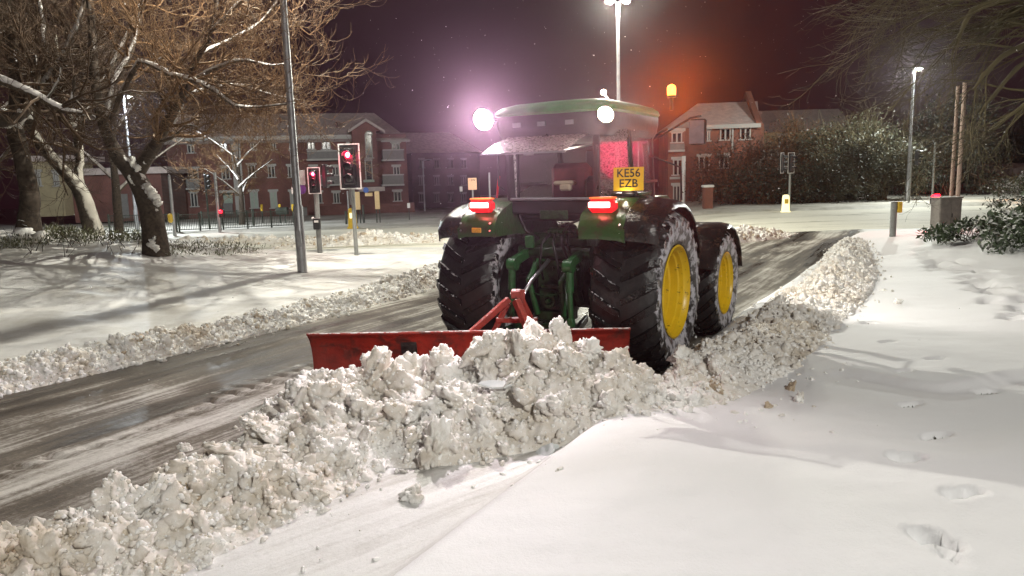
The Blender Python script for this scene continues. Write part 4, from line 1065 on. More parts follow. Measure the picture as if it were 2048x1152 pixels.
# tall lamp post on the left bank; its head is above the frame
b0 = at(605, 545)
t, H = post_thing('lamp_post', b0, b0.z + 9.0, .105, .062, 'tall steel lamp post rising out of the picture from the left snow bank', 'lamp post', M['galv'])
MB().tube([(0, 0, H - .05), (.10, .25, H + .10), (.35, .9, H + .16)], [.05, .04, .03], 10).build('arm', M['galv'], t, True)
MB().box((.42, 1.15, H + .15), (.26, .60, .12), Matrix.Rotation(-.37, 3, 'Z'), .04).build('lamp_head', M['grey'], t)
MB().box((.42, 1.15, H + .082), (.18, .45, .02), Matrix.Rotation(-.37, 3, 'Z')).build('lamp_glass', M['e_street'], t)
MB().box((.0, -.105, .75), (.09, .02, .36), bev=.008).build('access_door', M['galv'], t)
lamp('street_light', (.42, 1.15, H - .02), 5000, (1.0, .97, .85), .05, parent=t)

def signal_head(t, c, rz, lit='red', board=True, n=3, size=1.0, edge=True, name='signal_head', hoods=True, em=None):
    """a stack of lenses with hoods, facing -y turned by rz; part of t"""
    R = Matrix.Rotation(rz, 3, 'Z'); c = Vector(c); sp = .30 * size; hh = sp * n
    hd = MB().box((0, 0, 0), (.30 * size, .22 * size, hh + .04), None, .03).build(name, M['signalblack'], t); hd.location = c; hd.rotation_euler = (0, 0, rz)
    if board:
        MB().box((0, .02, 0), (.58 * size, .012, hh + .30 * size)).build('backboard', M['signalblack'], hd)
        if edge:
            W, Hh = .58 * size, hh + .30 * size; e = .035 * size
            mb = MB()
            for s in (-1, 1): mb.box((s * (W / 2 - e / 2), .010, 0), (e, .014, Hh)); mb.box((0, .0102, s * (Hh / 2 - e / 2)), (W - 2 * e - .002, .014, e))
            mb.build('white_border', M['whiteedge'], hd)
    for i in range(n):
        z = (n - 1) / 2 * sp - i * sp
        on = (lit == 'red' and i == 0)
        if on:
            MB().lathe([(.012, .001), (.012, .068 * size)], (0, -.115 * size, z), (0, -1, 0), 16).build('lens', em or M['e_signal'], hd, True)
            MB().lathe([(.012, .069 * size), (.004, .10 * size), (-.01, .108 * size)], (0, -.115 * size, z), (0, -1, 0), 16).build('lens_rim', M['e_deepred'], hd, True)
        else: MB().lathe([(0, .001), (.012, .095 * size), (-.01, .105 * size)], (0, -.115 * size, z), (0, -1, 0), 16).build('lens', M['darklens'], hd, True)
        if hoods:
            rows = []
            for k in range(9):
                a = math.radians(-5 + 190 * k / 8); x, zz = .118 * size * math.cos(a), .118 * size * math.sin(a)
                rows.append([(x, -.10 * size, z + zz), (x, -.32 * size, z + zz - .01)])
            MB().shell(rows, .008).build('hood', M['signalblack'], hd)
    return hd
# near red signal
b1 = at(713, 512)
zt = top_z(702, 372, b1); H = zt - b1.z
t, _ = post_thing('traffic_signal', b1, zt + .9, .057, .057, 'near traffic signal showing red in a big white edged backboard', 'traffic signal', M['post'], sleeve=False)
signal_head(t, (-.02, -.10, top_z(702, 333, b1) - b1.z), -.06, size=1.02)
lamp('signal_light', (.0, -.55, top_z(702, 312, b1) - b1.z), 16, (1, .05, .15), .08, parent=t)
# signal behind it with a second head turned sideways
b2 = at(640, 505)
t, _ = post_thing('traffic_signal', b2, top_z(634, 338, b2), .075, .07, 'second red signal with a side facing head and grey panel', 'traffic signal', M['post'], sleeve=False)
signal_head(t, (.0, -.12, top_z(634, 361, b2) - b2.z), -.0, size=.62, edge=True)
signal_head(t, (.30, .0, top_z(650, 352, b2) - b2.z), math.radians(80), lit=None, board=False, size=.70)
MB().box((-.42, -.05, top_z(616, 355, b2) - b2.z), (.30, .03, .42), bev=.01).build('grey_panel', M['post'], t)
MB().lathe([(0, .14), (.01, .14), (.01, .001)], (-.40, -.04, top_z(612, 378, b2) - b2.z), (0, -1, 0), 16).build('purple_disc', M['signpurple'], t)
MB().box((-.60, -.05, top_z(603, 381, b2) - b2.z), (.16, .03, .18), bev=.01).build('white_panel', M['whiteedge'], t)
bx_ = MB().box((0, -.13, top_z(637, 447, b2) - b2.z), (.20, .12, .32), bev=.02).build('push_button_unit', M['signalblack'], t)
MB().box((0, -.195, top_z(637, 442, b2) - b2.z), (.12, .008, .06)).build('label_plate', M['whiteedge'], bx_)
MB().sphere((-.11, -.1, top_z(631, 436, b2) - b2.z), .05, 10, 6).build('cap', M['whiteedge'], t, True)
lamp('signal_light', (.0, -.5, top_z(634, 350, b2) - b2.z), 6, (1, .05, .15), .08, parent=t)
# the signal whose red shows through the tractor's wet quarter window
bq = place(1254, 19.5)
t, _ = post_thing('traffic_signal', bq, ray(1254, 250, 19.5).z, .057, .057, 'red traffic signal glowing through the wet right rear window of the tractor', 'traffic signal', M['post'], sleeve=False)
signal_head(t, (0, -.12, ray(1254, 305, 19.5).z - bq.z), -.1, size=1.0)
_z = ray(1254, 290, 19.5).z - bq.z
lamp('signal_light', (.0, -.35, _z), 16000, (1, .03, .12), .10, 4.2, Vector(tuple(ray(1254, 300, 8.2))) - bq, .6, parent=t)  # narrow spot added to make the quarter window glow red
# pair of dark heads by the hedge
b3 = at(1578, 421)
t, _ = post_thing('traffic_signal', b3, top_z(1580, 312, b3), .06, .06, 'unlit looking pair of signal heads on one pole in front of the hedge', 'traffic signal', M['post'], sleeve=False)
signal_head(t, (-.46, -.05, top_z(1563, 326, b3) - b3.z), .9, lit=None, size=.95)
signal_head(t, (.02, -.10, top_z(1580, 326, b3) - b3.z), .55, lit=None, size=.95)
# illuminated bollards
def bollard(base, w, h, label, group='lit traffic bollards', m=None, m2=None):
    t = thing('traffic_bollard', base, label, 'bollard', 0, group)
    loft([rounded(-w * a, w * a, -w * .5 * a, w * .5 * a, z, w * .3 * a, 4) for a, z in ((.62, -.05), (.60, .05), (.5, .06), (.44, h * .8), (.40, h * .95), (.22, h))]).build('shell', m or M['bollwhite'], t, False, 40)
    MB().box((0, -w * .27, h * .62), (w * .5, .012, w * .6)).build('face_panel', m2 or M['yellowbox'], t)
    return t
bollard(at(1571, 424), .42, .95, 'bright cream bollard at the foot of the signal in front of the hedge')
bollard(at(706, 456), .50, 1.10, 'yellow bollard showing either side of the near signal pole', None, M['yellowbox'], M['bollwhite'])
# posts on the right
bp1 = at(1785, 473)
t, H = post_thing('push_button_post', bp1, top_z(1787, 403, bp1), .085, .085, 'short grey crossing post with an orange box at its top', 'crossing post', M['post'], sleeve=False)
MB().box((.13, -.02, H - .16), (.13, .16, .30), bev=.02).build('push_button_box', M['yellowbox'], t)
bp2 = at(1865, 463)
t, H = post_thing('crossing_signal', bp2, top_z(1866, 402, bp2), .075, .075, 'low crossing post with a glowing red lamp beside the cabinet', 'crossing signal', M['post'], sleeve=False)
MB().box((0, -.02, H + .02), (.22, .16, .22), bev=.02).build('lamp_box', M['signalblack'], t)
MB().box((0, -.06, H + .14), (.20, .20, .10), Matrix.Rotation(-.3, 3, 'X'), .03).build('red_lamp', M['e_redlamp'], t)
lamp('signal_light', (0, -.35, H + .2), 70, (1, .03, .05), .08, parent=t)
bc_ = at(1889, 470)
hc = top_z(1888, 397, bc_) - bc_.z
t = thing('control_cabinet', bc_, 'grey brown steel roadside cabinet beside the twin brown poles', 'cabinet', .12)
MB().box((0, 0, hc / 2), (.60, .36, hc), bev=.015).build('case', M['cabinet'], t)
MB().box((0, 0, hc + .02), (.64, .40, .04), bev=.01).build('lid', M['cabinet'], t)
for s in (-1, 1): MB().box((s * .145, -.184, hc / 2), (.275, .012, hc - .10), bev=.004).build('door', M['cabinet'], t)
MB().box((.03, -.198, hc * .55), (.02, .02, .10)).build('handle', M['black'], t)
for (px, ptop, lab, r) in ((1911, (1931, 165), 'taller right pole of the two warm brown poles', .055), (1898, (1917, 172), 'left pole of the two warm brown poles', .050)):
    bb = at(px, 466)
    post_thing('steel_pole', bb, top_z(*ptop, bb), r, r * .85, lab, 'pole', M['rustpost'], 'twin brown poles', False)
# street lamps
def street_lamp(base, ztop, label, power, heads=1, r=.09, lit=True, em=None, col=(.95, 1, .93), armx=.6, hs=1.0):
    t, H = post_thing('street_lamp', base, ztop, r, r * .6, label, 'street lamp', M['galv'])
    for k in range(heads):
        s = 1 if k == 0 else -1
        MB().tube([(0, 0, H - .05), (s * armx * .5, 0, H + .08), (s * armx, 0, H + .10)], .035, 8).build('arm', M['galv'], t, True)
        MB().box((s * (armx + .2), 0, H + .12), (.60 * hs, .26 * hs, .10), bev=.04).build('lamp_head', M['grey'], t)
        MB().sphere((s * (armx + .2), 0, H + .06), .16 * hs, 12, 6, (1.4, .8, .5)).build('lamp_glass', (em or M['e_street']) if lit else M['darklens'], t, True)
        if lit: lamp('street_light', (s * (armx + .2), 0, H - .12), power, col, .15, parent=t)
    return t
bs = place(1238, 30); street_lamp(bs, ray(1240, 8, 30).z, 'tall double headed street lamp rising behind the tractor cab', 2200, 2, .10, armx=.12, hs=.6, col=(1, 1, .84))
bs = at(1814, 402); street_lamp(bs, top_z(1832, 140, bs), 'lit street lamp on a pale pole in front of the hedge', 5200, 1, .13, armx=.10, hs=.9)
bs = place(268, 46); street_lamp(bs, ray(247, 195, 46).z, 'lit street lamp seen through the left trees', 6500, 1, .11, armx=.12, hs=.9, col=(.88, .96, 1))
bs = place(849, 78); street_lamp(bs, ray(845, 322, 78).z, 'unlit street lamp in front of the dim buildings', 0, 1, .09, False, armx=.4)
bs = place(2062, 45); street_lamp(bs, ray(2050, 352, 45).z, 'orange street lamp glowing at the right picture edge', 160, 1, .07, True, M['e_orange'], (1, .40, .10), armx=-.35)
# thin poles
for (px, py, ptop, r, lab) in ((1818, 404, (1816, 292), .06, 'thin signal pole with a dark side facing head left of the pale lamp'), (1864, 402, (1872, 285), .06, 'plain thin pole behind the low red crossing lamp')):
    bb = at(px, py); t, H = post_thing('signal_pole', bb, top_z(*ptop, bb), r, r, lab, 'pole', M['post'], sleeve=False)
    if px == 1818: signal_head(t, (.35, 0, top_z(1828, 315, bb) - bb.z), 1.2, lit=None, board=False, size=1.0)
bb = at(350, 472); t, H = post_thing('signal_pole', bb, top_z(338, 350, bb), .085, .08, 'pale pole with a yellow box at the railings, left of the small red lamp', 'pole', M['galv'], sleeve=False)
MB().box((-.12, -.08, top_z(342, 436, bb) - bb.z), (.26, .22, .50), bev=.08).build('push_button_box', M['yellowbox'], t)
bb = at(440, 464); t, H = post_thing('signal_pole', bb, top_z(433, 345, bb), .085, .08, 'pale pole at the railings carrying a small red crossing lamp', 'pole', M['galv'], sleeve=False)
MB().box((.22, -.05, top_z(444, 427, bb) - bb.z), (.26, .20, .42), bev=.02).build('lamp_box', M['signalblack'], t)
MB().sphere((.20, -.17, top_z(442, 423, bb) - bb.z), .10, 12, 8).build('red_lamp', M['e_redlamp'], t, True)
lamp('signal_light', (.2, -.5, top_z(442, 423, bb) - bb.z), 5, (1, .03, .05), .08, parent=t)
bb = place(414, 45); t, H = post_thing('signal_pole', bb, top_z(405, 345, bb), .05, .05, 'thin dark pole with a side facing unlit head at the railings', 'pole', M['rail'], sleeve=False)
signal_head(t, (.10, 0, top_z(408, 364, bb) - bb.z), math.radians(50), lit=None, board=False, size=.95)
bb = place(905 - 640, 47); post_thing('marker_post', place(270, 50), top_z(268, 402, place(270, 50)), .08, .08, 'short pale post with a dark foot behind the leaning trunk', 'post', M['galv'], None, False)
bb = place(582, 33); 
for (px, py, ptop, lab) in ((693, 448, (692, 422), 'slim dark bollard left of the yellow bollard'), (728, 446, (727, 410), 'slim dark post under the cream panels'), (507, 452, (506, 418), 'dark square post at the gap in the railings'), (516, 410, (516, 370), 'thin grey pipe post in front of the apartment block')):
    bb = at(px, py); post_thing('slim_post', bb, top_z(*ptop, bb), .07, .07, lab, 'post', M['rail'], None, False)
bb = at(699, 448); post_thing('sign_post', bb, top_z(696, 382, bb), .05, .05, 'thin grey sign post between the two red signals', 'post', M['galv'], None, False)
# sign with two cream panels and a blue disc
bb = at(737, 446); t = thing('panel_sign', bb, 'pair of upright cream panels on legs with a blue disc between', 'sign')
zz = lambda py: top_z(737, py, bb) - bb.z
k_ = bb.y / FPX
for s, px in ((-1, 718), (1, 757)):
    x = (px - 737) * k_
    MB().box((x, 0, (zz(383) + zz(419)) / 2), (9.5 * k_, .10, zz(383) - zz(419)), bev=.03).build('cream_panel', M['signcream'], t)
    for q in (-.4, .4): MB().box((x + q * 8 * k_, .05, zz(419) / 2), (.06, .06, zz(419))).build('leg', M['rail'], t)
MB().box((4 * k_, 0, zz(389)), (15 * k_, .06, 7 * k_), bev=.02).build('small_panel', M['signcream'], t)
MB().lathe([(0, 5.5 * k_), (.03, 5.5 * k_), (.03, .001)], (-1 * k_, -.05, zz(380)), (0, -1, 0), 18).build('blue_disc', M['signblue'], t)
# orange notice sign
bb = place(946, 40); t, H = post_thing('notice_sign', bb, ray(946, 358, 40).z, .045, .045, 'pale orange notice board on a post left of the tractor cab', 'sign', M['galv'], sleeve=False)
MB().box((0, -.05, H - .25), (.46, .02, .62), bev=.008).build('sign_face', M['signorange'], t)
text('12W', .16, (0, -.063, H - .06), (math.pi / 2, 0, 0), M['ink'], t, ext=.002)
for i in range(5): MB().box((0, -.062, H - .20 - .07 * i), (.34 - .04 * (i % 2), .004, .012)).build('print_line', M['rustpost'], t)
bb = place(980, 41); post_thing('slim_post', bb, ray(979, 345, 41).z, .05, .05, 'thin pale post between the notice board and the cab', 'post', M['galv'], None, False)
for (px, py, lab) in ((923, 378, 'tiny pale plate hanging in the gloom left of the notice board'), (817, 411, 'tiny pale plate low in front of the dim side street')):
    bb = place(px, 52); z1 = ray(px, py, 52).z; t, H = post_thing('small_plate_sign', bb, z1, .03, .03, lab, 'sign', M['rail'], sleeve=False)
    MB().box((0, -.05, z1 - bb.z), (.20, .02, .34), bev=.008).build('plate', M['whiteedge'], t)
rs0, rs1 = LP(993, 402, 9.2), LP(998, 352, 9.2)
part(MB().tube([rs0, rs1], .014, 8), 'marker_rod', mat_plain('glowing_red_rod_paint', (.7, .03, .04), .5, emit=(1, .05, .08), es=.12))  # red paint with a faint glow put in, though the rod is no lamp
bx2 = place(1367, 55); post_thing('signal_pole', bx2, ray(1370, 312, 55).z, .14, .14, 'white pole at the corner of the right brick building', 'pole', M['whiteedge'], None, False)

# pedestrian railings
def railing(p0, p1, n, h, label, nb):
    t = thing('railing', p0, label, 'railing'); d = p1 - p0
    for i in range(n + 1):
        q = d * (i / n)
        zt_ = tz(p0.x + q.x, p0.y + q.y) - p0.z
        MB().box((q.x, q.y, zt_ + h / 2), (.08, .08, h + .1)).build('post', M['rail'], t)
    for i in range(n):
        a = d * (i / n); b_ = d * ((i + 1) / n); za = tz(p0.x + a.x, p0.y + a.y) - p0.z; zb = tz(p0.x + b_.x, p0.y + b_.y) - p0.z
        for zr in (.12, h - .04): MB().bar((a.x, a.y, za + zr), (b_.x, b_.y, zb + zr), .04, .04).build('rail', M['rail'], t)
        mb = MB()
        for k in range(1, nb):
            q = a.lerp(b_, k / nb); zq = za + (zb - za) * k / nb
            mb.box((q.x, q.y, zq + h / 2), (.022, .022, h - .16))
        o = mb.build('thin_bars', M['rail'], t); o['kind'] = 'stuff'
    return t
railing(place(213, 42.5), place(348, 42.5), 2, 1.05, 'pedestrian railing left of the pale pole with the yellow box', 18)
railing(place(353, 42.5), place(437, 43.5), 2, 1.0, 'pedestrian railing between the two pale poles', 12)
railing(place(442, 43.5), place(586, 45.5), 3, 1.0, 'pedestrian railing right of the small red lamp', 14)
railing(place(400, 52), place(505, 55), 3, .95, 'second railing further back behind the front one', 10)
bb = at(566, 446); t = thing('bench_bin', bb, 'small dark bin on two legs beyond the railings', 'bin')
MB().box((0, 0, .85), (.80, .4, .50), bev=.03).build('box', M['rail'], t)
for s in (-1, 1): MB().box((s * .2, 0, .3), (.06, .06, .64)).build('leg', M['rail'], t)
for i, (px, lab) in enumerate(((526, 'first short yellow topped post beyond the railings'), (562, 'middle short yellow topped post, above the dark bin'), (588, 'short yellow topped post nearest the tall lamp post'))):
    bb = at(px, 446); t, H = post_thing('reflector_post', bb, top_z(px, 412, bb), .05, .05, lab, 'post', M['rail'], 'short yellow topped posts', False)
    MB().box((0, -.02, H - .12), (.16, .12, .50), bev=.03).build('yellow_cap', M['yellowbox'], t)

# ------------------------------------------------------------------ buildings
def brick_mat(name, c1, c2, mortar):
    m, nt, b = new_mat(name); tc = node(nt, 'ShaderNodeTexCoord')
    mp = node(nt, 'ShaderNodeMapping'); mp.inputs['Rotation'].default_value = (math.pi / 2, 0, 0); link(nt, tc.outputs['Object'], mp.inputs['Vector'])
    br = node(nt, 'ShaderNodeTexBrick'); br.inputs['Scale'].default_value = 4.3; link(nt, mp.outputs['Vector'], br.inputs['Vector'])
    br.inputs['Color1'].default_value = (*c1, 1); br.inputs['Color2'].default_value = (*c2, 1); br.inputs['Mortar'].default_value = (*mortar, 1)
    n_ = tex_noise(nt, .6, 5, tc.outputs['Object']); r = ramp(nt, n_.outputs['Fac'], [(.3, .6), (.7, 1.15)])
    mx = node(nt, 'ShaderNodeMix'); mx.data_type = 'RGBA'; mx.blend_type = 'MULTIPLY'; mx.inputs[0].default_value = 1
    link(nt, br.outputs['Color'], mx.inputs[6]); link(nt, r.outputs['Color'], mx.inputs[7]); link(nt, mx.outputs[2], b.inputs['Base Color']); b.inputs['Roughness'].default_value = .85
    return m
M['brick'] = brick_mat('dark_red_brick', (.20, .062, .045), (.15, .05, .04), (.18, .14, .12))
M['brick3'] = brick_mat('dimmed_brick', (.07, .035, .032), (.06, .03, .03), (.07, .06, .055))  # brick colour darkened to stand in for the dim light of the side street
M['brick2'] = brick_mat('orange_red_brick', (.24, .070, .040), (.19, .060, .04), (.2, .15, .12))
M['render_wall'] = mat_plain('pale_render_wall', (.34, .28, .17), .85, var=.2, scale=1.2)
M['roofsnow'] = mat_plain('thin_snow_on_tiles', (.46, .38, .35), .8, var=.25, scale=2.5, bmp=.4)
M['white'] = mat_plain('white_window_paint', (.38, .36, .33), .5, var=.1)
M['pane'] = mat_plain('dark_window_pane', (.012, .012, .014), .12, var=.2)
M['curtain'] = mat_plain('pale_green_blind', (.34, .40, .33), .7, var=.15, scale=3)
M['balc'] = mat_plain('grey_balcony_panel', (.17, .16, .15), .6, var=.2, scale=4)
class Facade:
    def __init__(s, px0, Y, rz, label, name='apartment_building', cat='building'):
        s.o = place(px0, Y); s.rz = rz; s.c = math.cos(rz); s.s = math.sin(rz)
        s.t = thing(name, s.o, label, cat, rz)
    def P(s, px, py, off=0.0):
        """local (x, z) of the picture point on the plane standing off in front of the facade"""
        d = ray_dir(px, py); nx, nyy = -(-s.s), -s.c      # outward normal (towards camera) = (sin, -cos)
        n = Vector((s.s, -s.c, 0)); o = s.o + n * off
        t = (n.dot(o - Vector((0, 0, CAM_H)))) / n.dot(d)
        w = Vector((0, 0, CAM_H)) + d * t; v = w - s.o
        return v.x * s.c + v.y * s.s, v.z
    def box(s, name, m, x0, x1, y0, y1, off0, off1, **k):
        """pixel rectangle x0..x1, y0 (top)..y1, standing from off0 to off1 in front of the facade plane"""
        a = s.P(x0, y0, off1); b_ = s.P(x1, y1, off1)
        o = MB().box(((a[0] + b_[0]) / 2, -(off0 + off1) / 2, (a[1] + b_[1]) / 2), (abs(b_[0] - a[0]), abs(off1 - off0), abs(a[1] - b_[1]))).build(name, m, k.get('parent') or s.t)
        return o
    def window(s, x0, x1, y0, y1, off=0.0, n=2, curtain=False, arch=False, m=None):
        a = s.P(x0, y0, off); b_ = s.P(x1, y1, off); W = b_[0] - a[0]; Hh = a[1] - b_[1]; cx_, cz = (a[0] + b_[0]) / 2, (a[1] + b_[1]) / 2
        e = .09; y = -off - .05
        mb = MB()
        for q in (-1, 1): mb.box((cx_ + q * (W / 2 - e / 2), y, cz), (e, .10, Hh))
        mb.box((cx_, y, cz + Hh / 2 + .0), (W + .06, .104, e)).box((cx_, y - .02, cz - Hh / 2), (W + .24, .16, e))
        for i in range(1, n): mb.box((cx_ - W / 2 + W * i / n, y + .002, cz), (e * 1.3, .10, Hh - .05))
        if not arch: mb.box((cx_, y + .03, cz + Hh / 2 + .14), (W + .3, .05, .20))
        f = mb.build('window', m or M['white'], s.t)
        for i in range(n): MB().box((cx_ - W / 2 + W * (i + .5) / n, y + .045, cz), (W / n - .04, .02, Hh - .05)).build('pane', M['curtain'] if curtain else M['pane'], f)
        return f
# -- long three storey apartment block on the left
A = Facade(735, 76, math.radians(15), 'three storey brick apartment block with a gabled stair tower, behind the left signals')
A.box('wall', M['brick'], 330, 820, 274, 446, -9, 0)
A.box('tower_wall', M['brick'], 703, 762, 262, 446, 0, 1.2)
a0 = A.P(703, 262, 1.2); a1 = A.P(762, 262, 1.2); ap_ = A.P(734, 243, 1.2)
MB().prism([(a0[0], -1.2, a0[1]), (a1[0], -1.2, a1[1]), ((a0[0] + a1[0]) / 2, -1.2, ap_[1])], (0, 5, 0)).build('gable', M['brick'], A.t)
cxm = (a0[0] + a1[0]) / 2
for q in (-1, 1):
    e = a0 if q < 0 else a1
    MB().bar((e[0] + q * .35, 1.6, e[1] - .15), (cxm, 1.6, ap_[1] + .12), 6.4, .22).build('gable_roof', M['roofsnow'], A.t) if False else MB().prism([(e[0] + q * .35, -1.45, e[1] - .20), (cxm, -1.45, ap_[1] + .02), (cxm, -1.45, ap_[1] + .28), (e[0] + q * .35, -1.45, e[1] + .06)], (0, 5.4, 0)).build('gable_roof', M['roofsnow'], A.t)
el = A.P(322, 276, .5); er = A.P(822, 281, .5); rl = A.P(340, 222, -4.5); rr_ = A.P(748, 226, -4.5)
ez = er[1]; rz_ = rr_[1]
MB().add([(el[0], -.5, ez), (er[0], -.5, ez), (rr_[0], 4.5, rz_), (rl[0], 4.5, rz_), (el[0], 9.5, ez), (er[0], 9.5, ez)], [(0, 1, 2, 3), (3, 2, 5, 4), (1, 5, 2), (0, 3, 4), (0, 4, 5, 1)]).build('roof', M['roofsnow'], A.t)
A.box('fascia_board', M['white'], 326, 703, 274.5, 277.5, .30, .42); A.box('fascia_board', M['white'], 762, 820, 280, 283, .30, .42)
for r in [(440, 455, 284, 302), (374, 390, 290, 306), (500, 514, 284, 300), (540, 553, 284, 300), (578, 590, 284, 300), (614, 630, 284, 299), (643, 662, 284, 299), (783, 800, 287, 300),
          (442, 461, 336, 358), (495, 512, 331, 355), (535, 551, 333, 355), (575, 589, 333, 355), (664, 678, 334, 351), (620, 634, 334, 351), (786, 800, 334, 351), (374, 398, 339, 358),
          (380, 397, 386, 413), (666, 680, 386, 406), (630, 645, 386, 406), (787, 803, 384, 402)]: A.window(*r)
for r in [(499, 518, 384, 416), (539, 556, 384, 416), (579, 590, 384, 416)]: A.window(*r, curtain=True)
A.window(729, 746, 270, 316, 1.2, 1, arch=True); A.window(729, 746, 320, 360, 1.2, 1, arch=True)
c0 = A.P(737.5, 270, 1.2); rad = abs(A.P(746, 270, 1.2)[0] - c0[0]); mb = MB()
rows = []
for k in range(11):
    a = math.pi * k / 10; rows.append([(c0[0] + rad * math.cos(a), -1.2, c0[1] + rad * math.sin(a)), (c0[0] + rad * math.cos(a), -1.32, c0[1] + rad * math.sin(a))])
mb.shell(rows, .10); mb.build('arch_frame', M['white'], A.t)
MB().prism([(c0[0] + rad * .9 * math.cos(math.pi * k / 8), -1.21, c0[1] + rad * .9 * math.sin(math.pi * k / 8)) for k in range(9)], (0, -.03, 0)).build('arch_pane', M['pane'], A.t)
A.box('spandrel_panel', M['balc'], 729.5, 745.5, 317, 322, 1.2, 1.26)
A.box('window_box', M['curtain'], 727, 749, 360, 364, 1.2, 1.5)
def balcony(F_, x0, x1, y0, y1):
    o = F_.box('balcony', M['balc'], x0, x1, y0 + 2, y1 - 1, .92, .98); F_.box('balcony_slab', M['white'], x0 - 1, x1 + 1, y1 - 2, y1, 0.01, 1.05, parent=o); F_.box('handrail', M['white'], x0, x1, y0, y0 + 1.2, .90, 1.0, parent=o)
    for e in (x0 + .6, x1 - .6): F_.box('balcony_end', M['balc'], e - .5, e + .5, y0 + 2, y1 - 2, .02, .91, parent=o)
for r in [(765, 808, 299, 321), (765, 808, 349, 371), (640, 682, 350, 371), (614, 682, 301, 320), (372, 399, 358, 379)]: balcony(A, *r)
for px in (472, 480, 703 - 3): A.box('downpipe', M['white'], px - .8, px + .8, 280, 430, 0.0, .12)
A.box('entrance_canopy', M['white'], 438, 470, 381, 385, 0, 1.1); A.box('entrance_door', M['curtain'], 446, 466, 386, 407, 0, .08); A.box('entrance_step', M['balc'], 446, 466, 407, 428, 0, .3)
A.box('porch_roof', M['roofsnow'], 718, 770, 375, 382, 1.2, 3.0); A.box('garden_wall', M['brick'], 640, 830, 412, 432, 3, 3.3)
A.box('bin_store', M['balc'], 600, 615, 415, 432, 2, 4)
for (cx_, zt_) in ((673, 232), (560, 222)): A.box('roof_vent', M['brick'], cx_ - 2, cx_ + 2, zt_ + 12, zt_ + 22, -2.6, -1.6)
# -- dim block further down the side street
A2 = Facade(880, 92, math.radians(35), 'dim brick block receding down the side street, left of the cab')
A2.box('wall', M['brick3'], 822, 962, 306, 432, -8, 0)
e0 = A2.P(818, 306, .4); e1 = A2.P(966, 322, .4)
MB().add([(e0[0], -.4, e0[1]), (e1[0], -.4, e0[1]), (e1[0] - 2, 4, e0[1] + 2.6), (e0[0] + 1, 4, e0[1] + 2.6), (e0[0], 8.4, e0[1]), (e1[0], 8.4, e0[1])], [(0, 1, 2, 3), (3, 2, 5, 4), (0, 3, 4), (1, 5, 2), (0, 4, 5, 1)]).build('roof', M['roofsnow'], A2.t)
for x0 in (838, 868, 896, 922):
    for y0 in (318, 352, 386): A2.window(x0, x0 + 10, y0 + 2, y0 + 18, m=M['balc'])  # darker frame colour makes these windows look dimly lit
# -- right red brick building
Bb = Facade(1450, 60, math.radians(-6), 'red brick three storey house with white windows, right of the tractor cab')
Bb.box('wall', M['brick2'], 1369, 1524, 252, 424, -8, 0)
Bb.box('bay_wall', M['brick2'], 1336, 1369, 262, 424, -7, .9)
rl = Bb.P(1395, 207, -4.2); rr_ = Bb.P(1500, 206, -4.2); el = Bb.P(1333, 256, .5); er = Bb.P(1520, 250, .5)
MB().add([(el[0], -.5, er[1]), (er[0], -.5, er[1]), (rr_[0] + .6, 4.2, rl[1]), (rl[0], 4.2, rl[1]), (el[0], 8.6, er[1]), (er[0], 8.6, er[1])], [(0, 1, 2, 3), (3, 2, 5, 4), (1, 5, 2), (0, 3, 4), (0, 4, 5, 1)]).build('roof', M['roofsnow'], Bb.t)
gx0, gz0 = Bb.P(1524, 247, .15); gt = Bb.P(1502, 198, -4.2)
MB().prism([(gx0 - .45, -.2, er[1] - .3), (gx0 - .45, 4.2, rl[1] + .3), (gx0 - .45, 8.6, er[1] - .3), (gx0 - .45, 8.6, er[1] + .25), (gx0 - .45, 4.2, rl[1] + .85), (gx0 - .45, -.2, er[1] + .25)], (.45, 0, 0)).build('gable_parapet', M['brick2'], Bb.t)
Bb.box('chimney', M['brick2'], 1497, 1505, 196, 216, -4.8, -3.6)
Bb.box('fascia_board', M['white'], 1400, 1522, 250.5, 254.5, .35, .5); Bb.box('fascia_board', M['white'], 1336, 1371, 257, 262, 1.0, 1.15)
for r in [(1440, 1461, 258, 280), (1480, 1501, 257, 279), (1397, 1419, 314, 341), (1438, 1457, 312, 336), (1410, 1420, 262, 282)]: Bb.window(*r)
for r in [(1343, 1364, 266, 285), (1346, 1365, 320, 350), (1346, 1360, 372, 404)]: Bb.window(*r, off=.9)
o = Bb.box('bay_balcony', M['balc'], 1340, 1369, 288, 302, 1.5, 1.56); Bb.box('balcony_slab', M['white'], 1338, 1370, 300, 303, .91, 1.62, parent=o)
Bb.box('bay_band', M['white'], 1340, 1369, 354, 358, .9, 1.1)
Bb.box('downpipe', M['white'], 1464, 1466.5, 256, 304, 0, .14); Bb.box('door', M['white'], 1397, 1408, 374, 406, 0, .1)
gp = at(1415, 417); t = thing('gate_pillar', gp, 'brick gate pillar with a snow cap before the red brick house', 'gate pillar'); hp = top_z(1415, 375, gp) - gp.z
MB().box((0, 0, hp / 2), (.52, .52, hp)).build('brick_shaft', M['brick2'], t); MB().box((0, 0, hp + .08), (.66, .66, .16), bev=.05).build('snow_cap', M['snow_verge'], t)
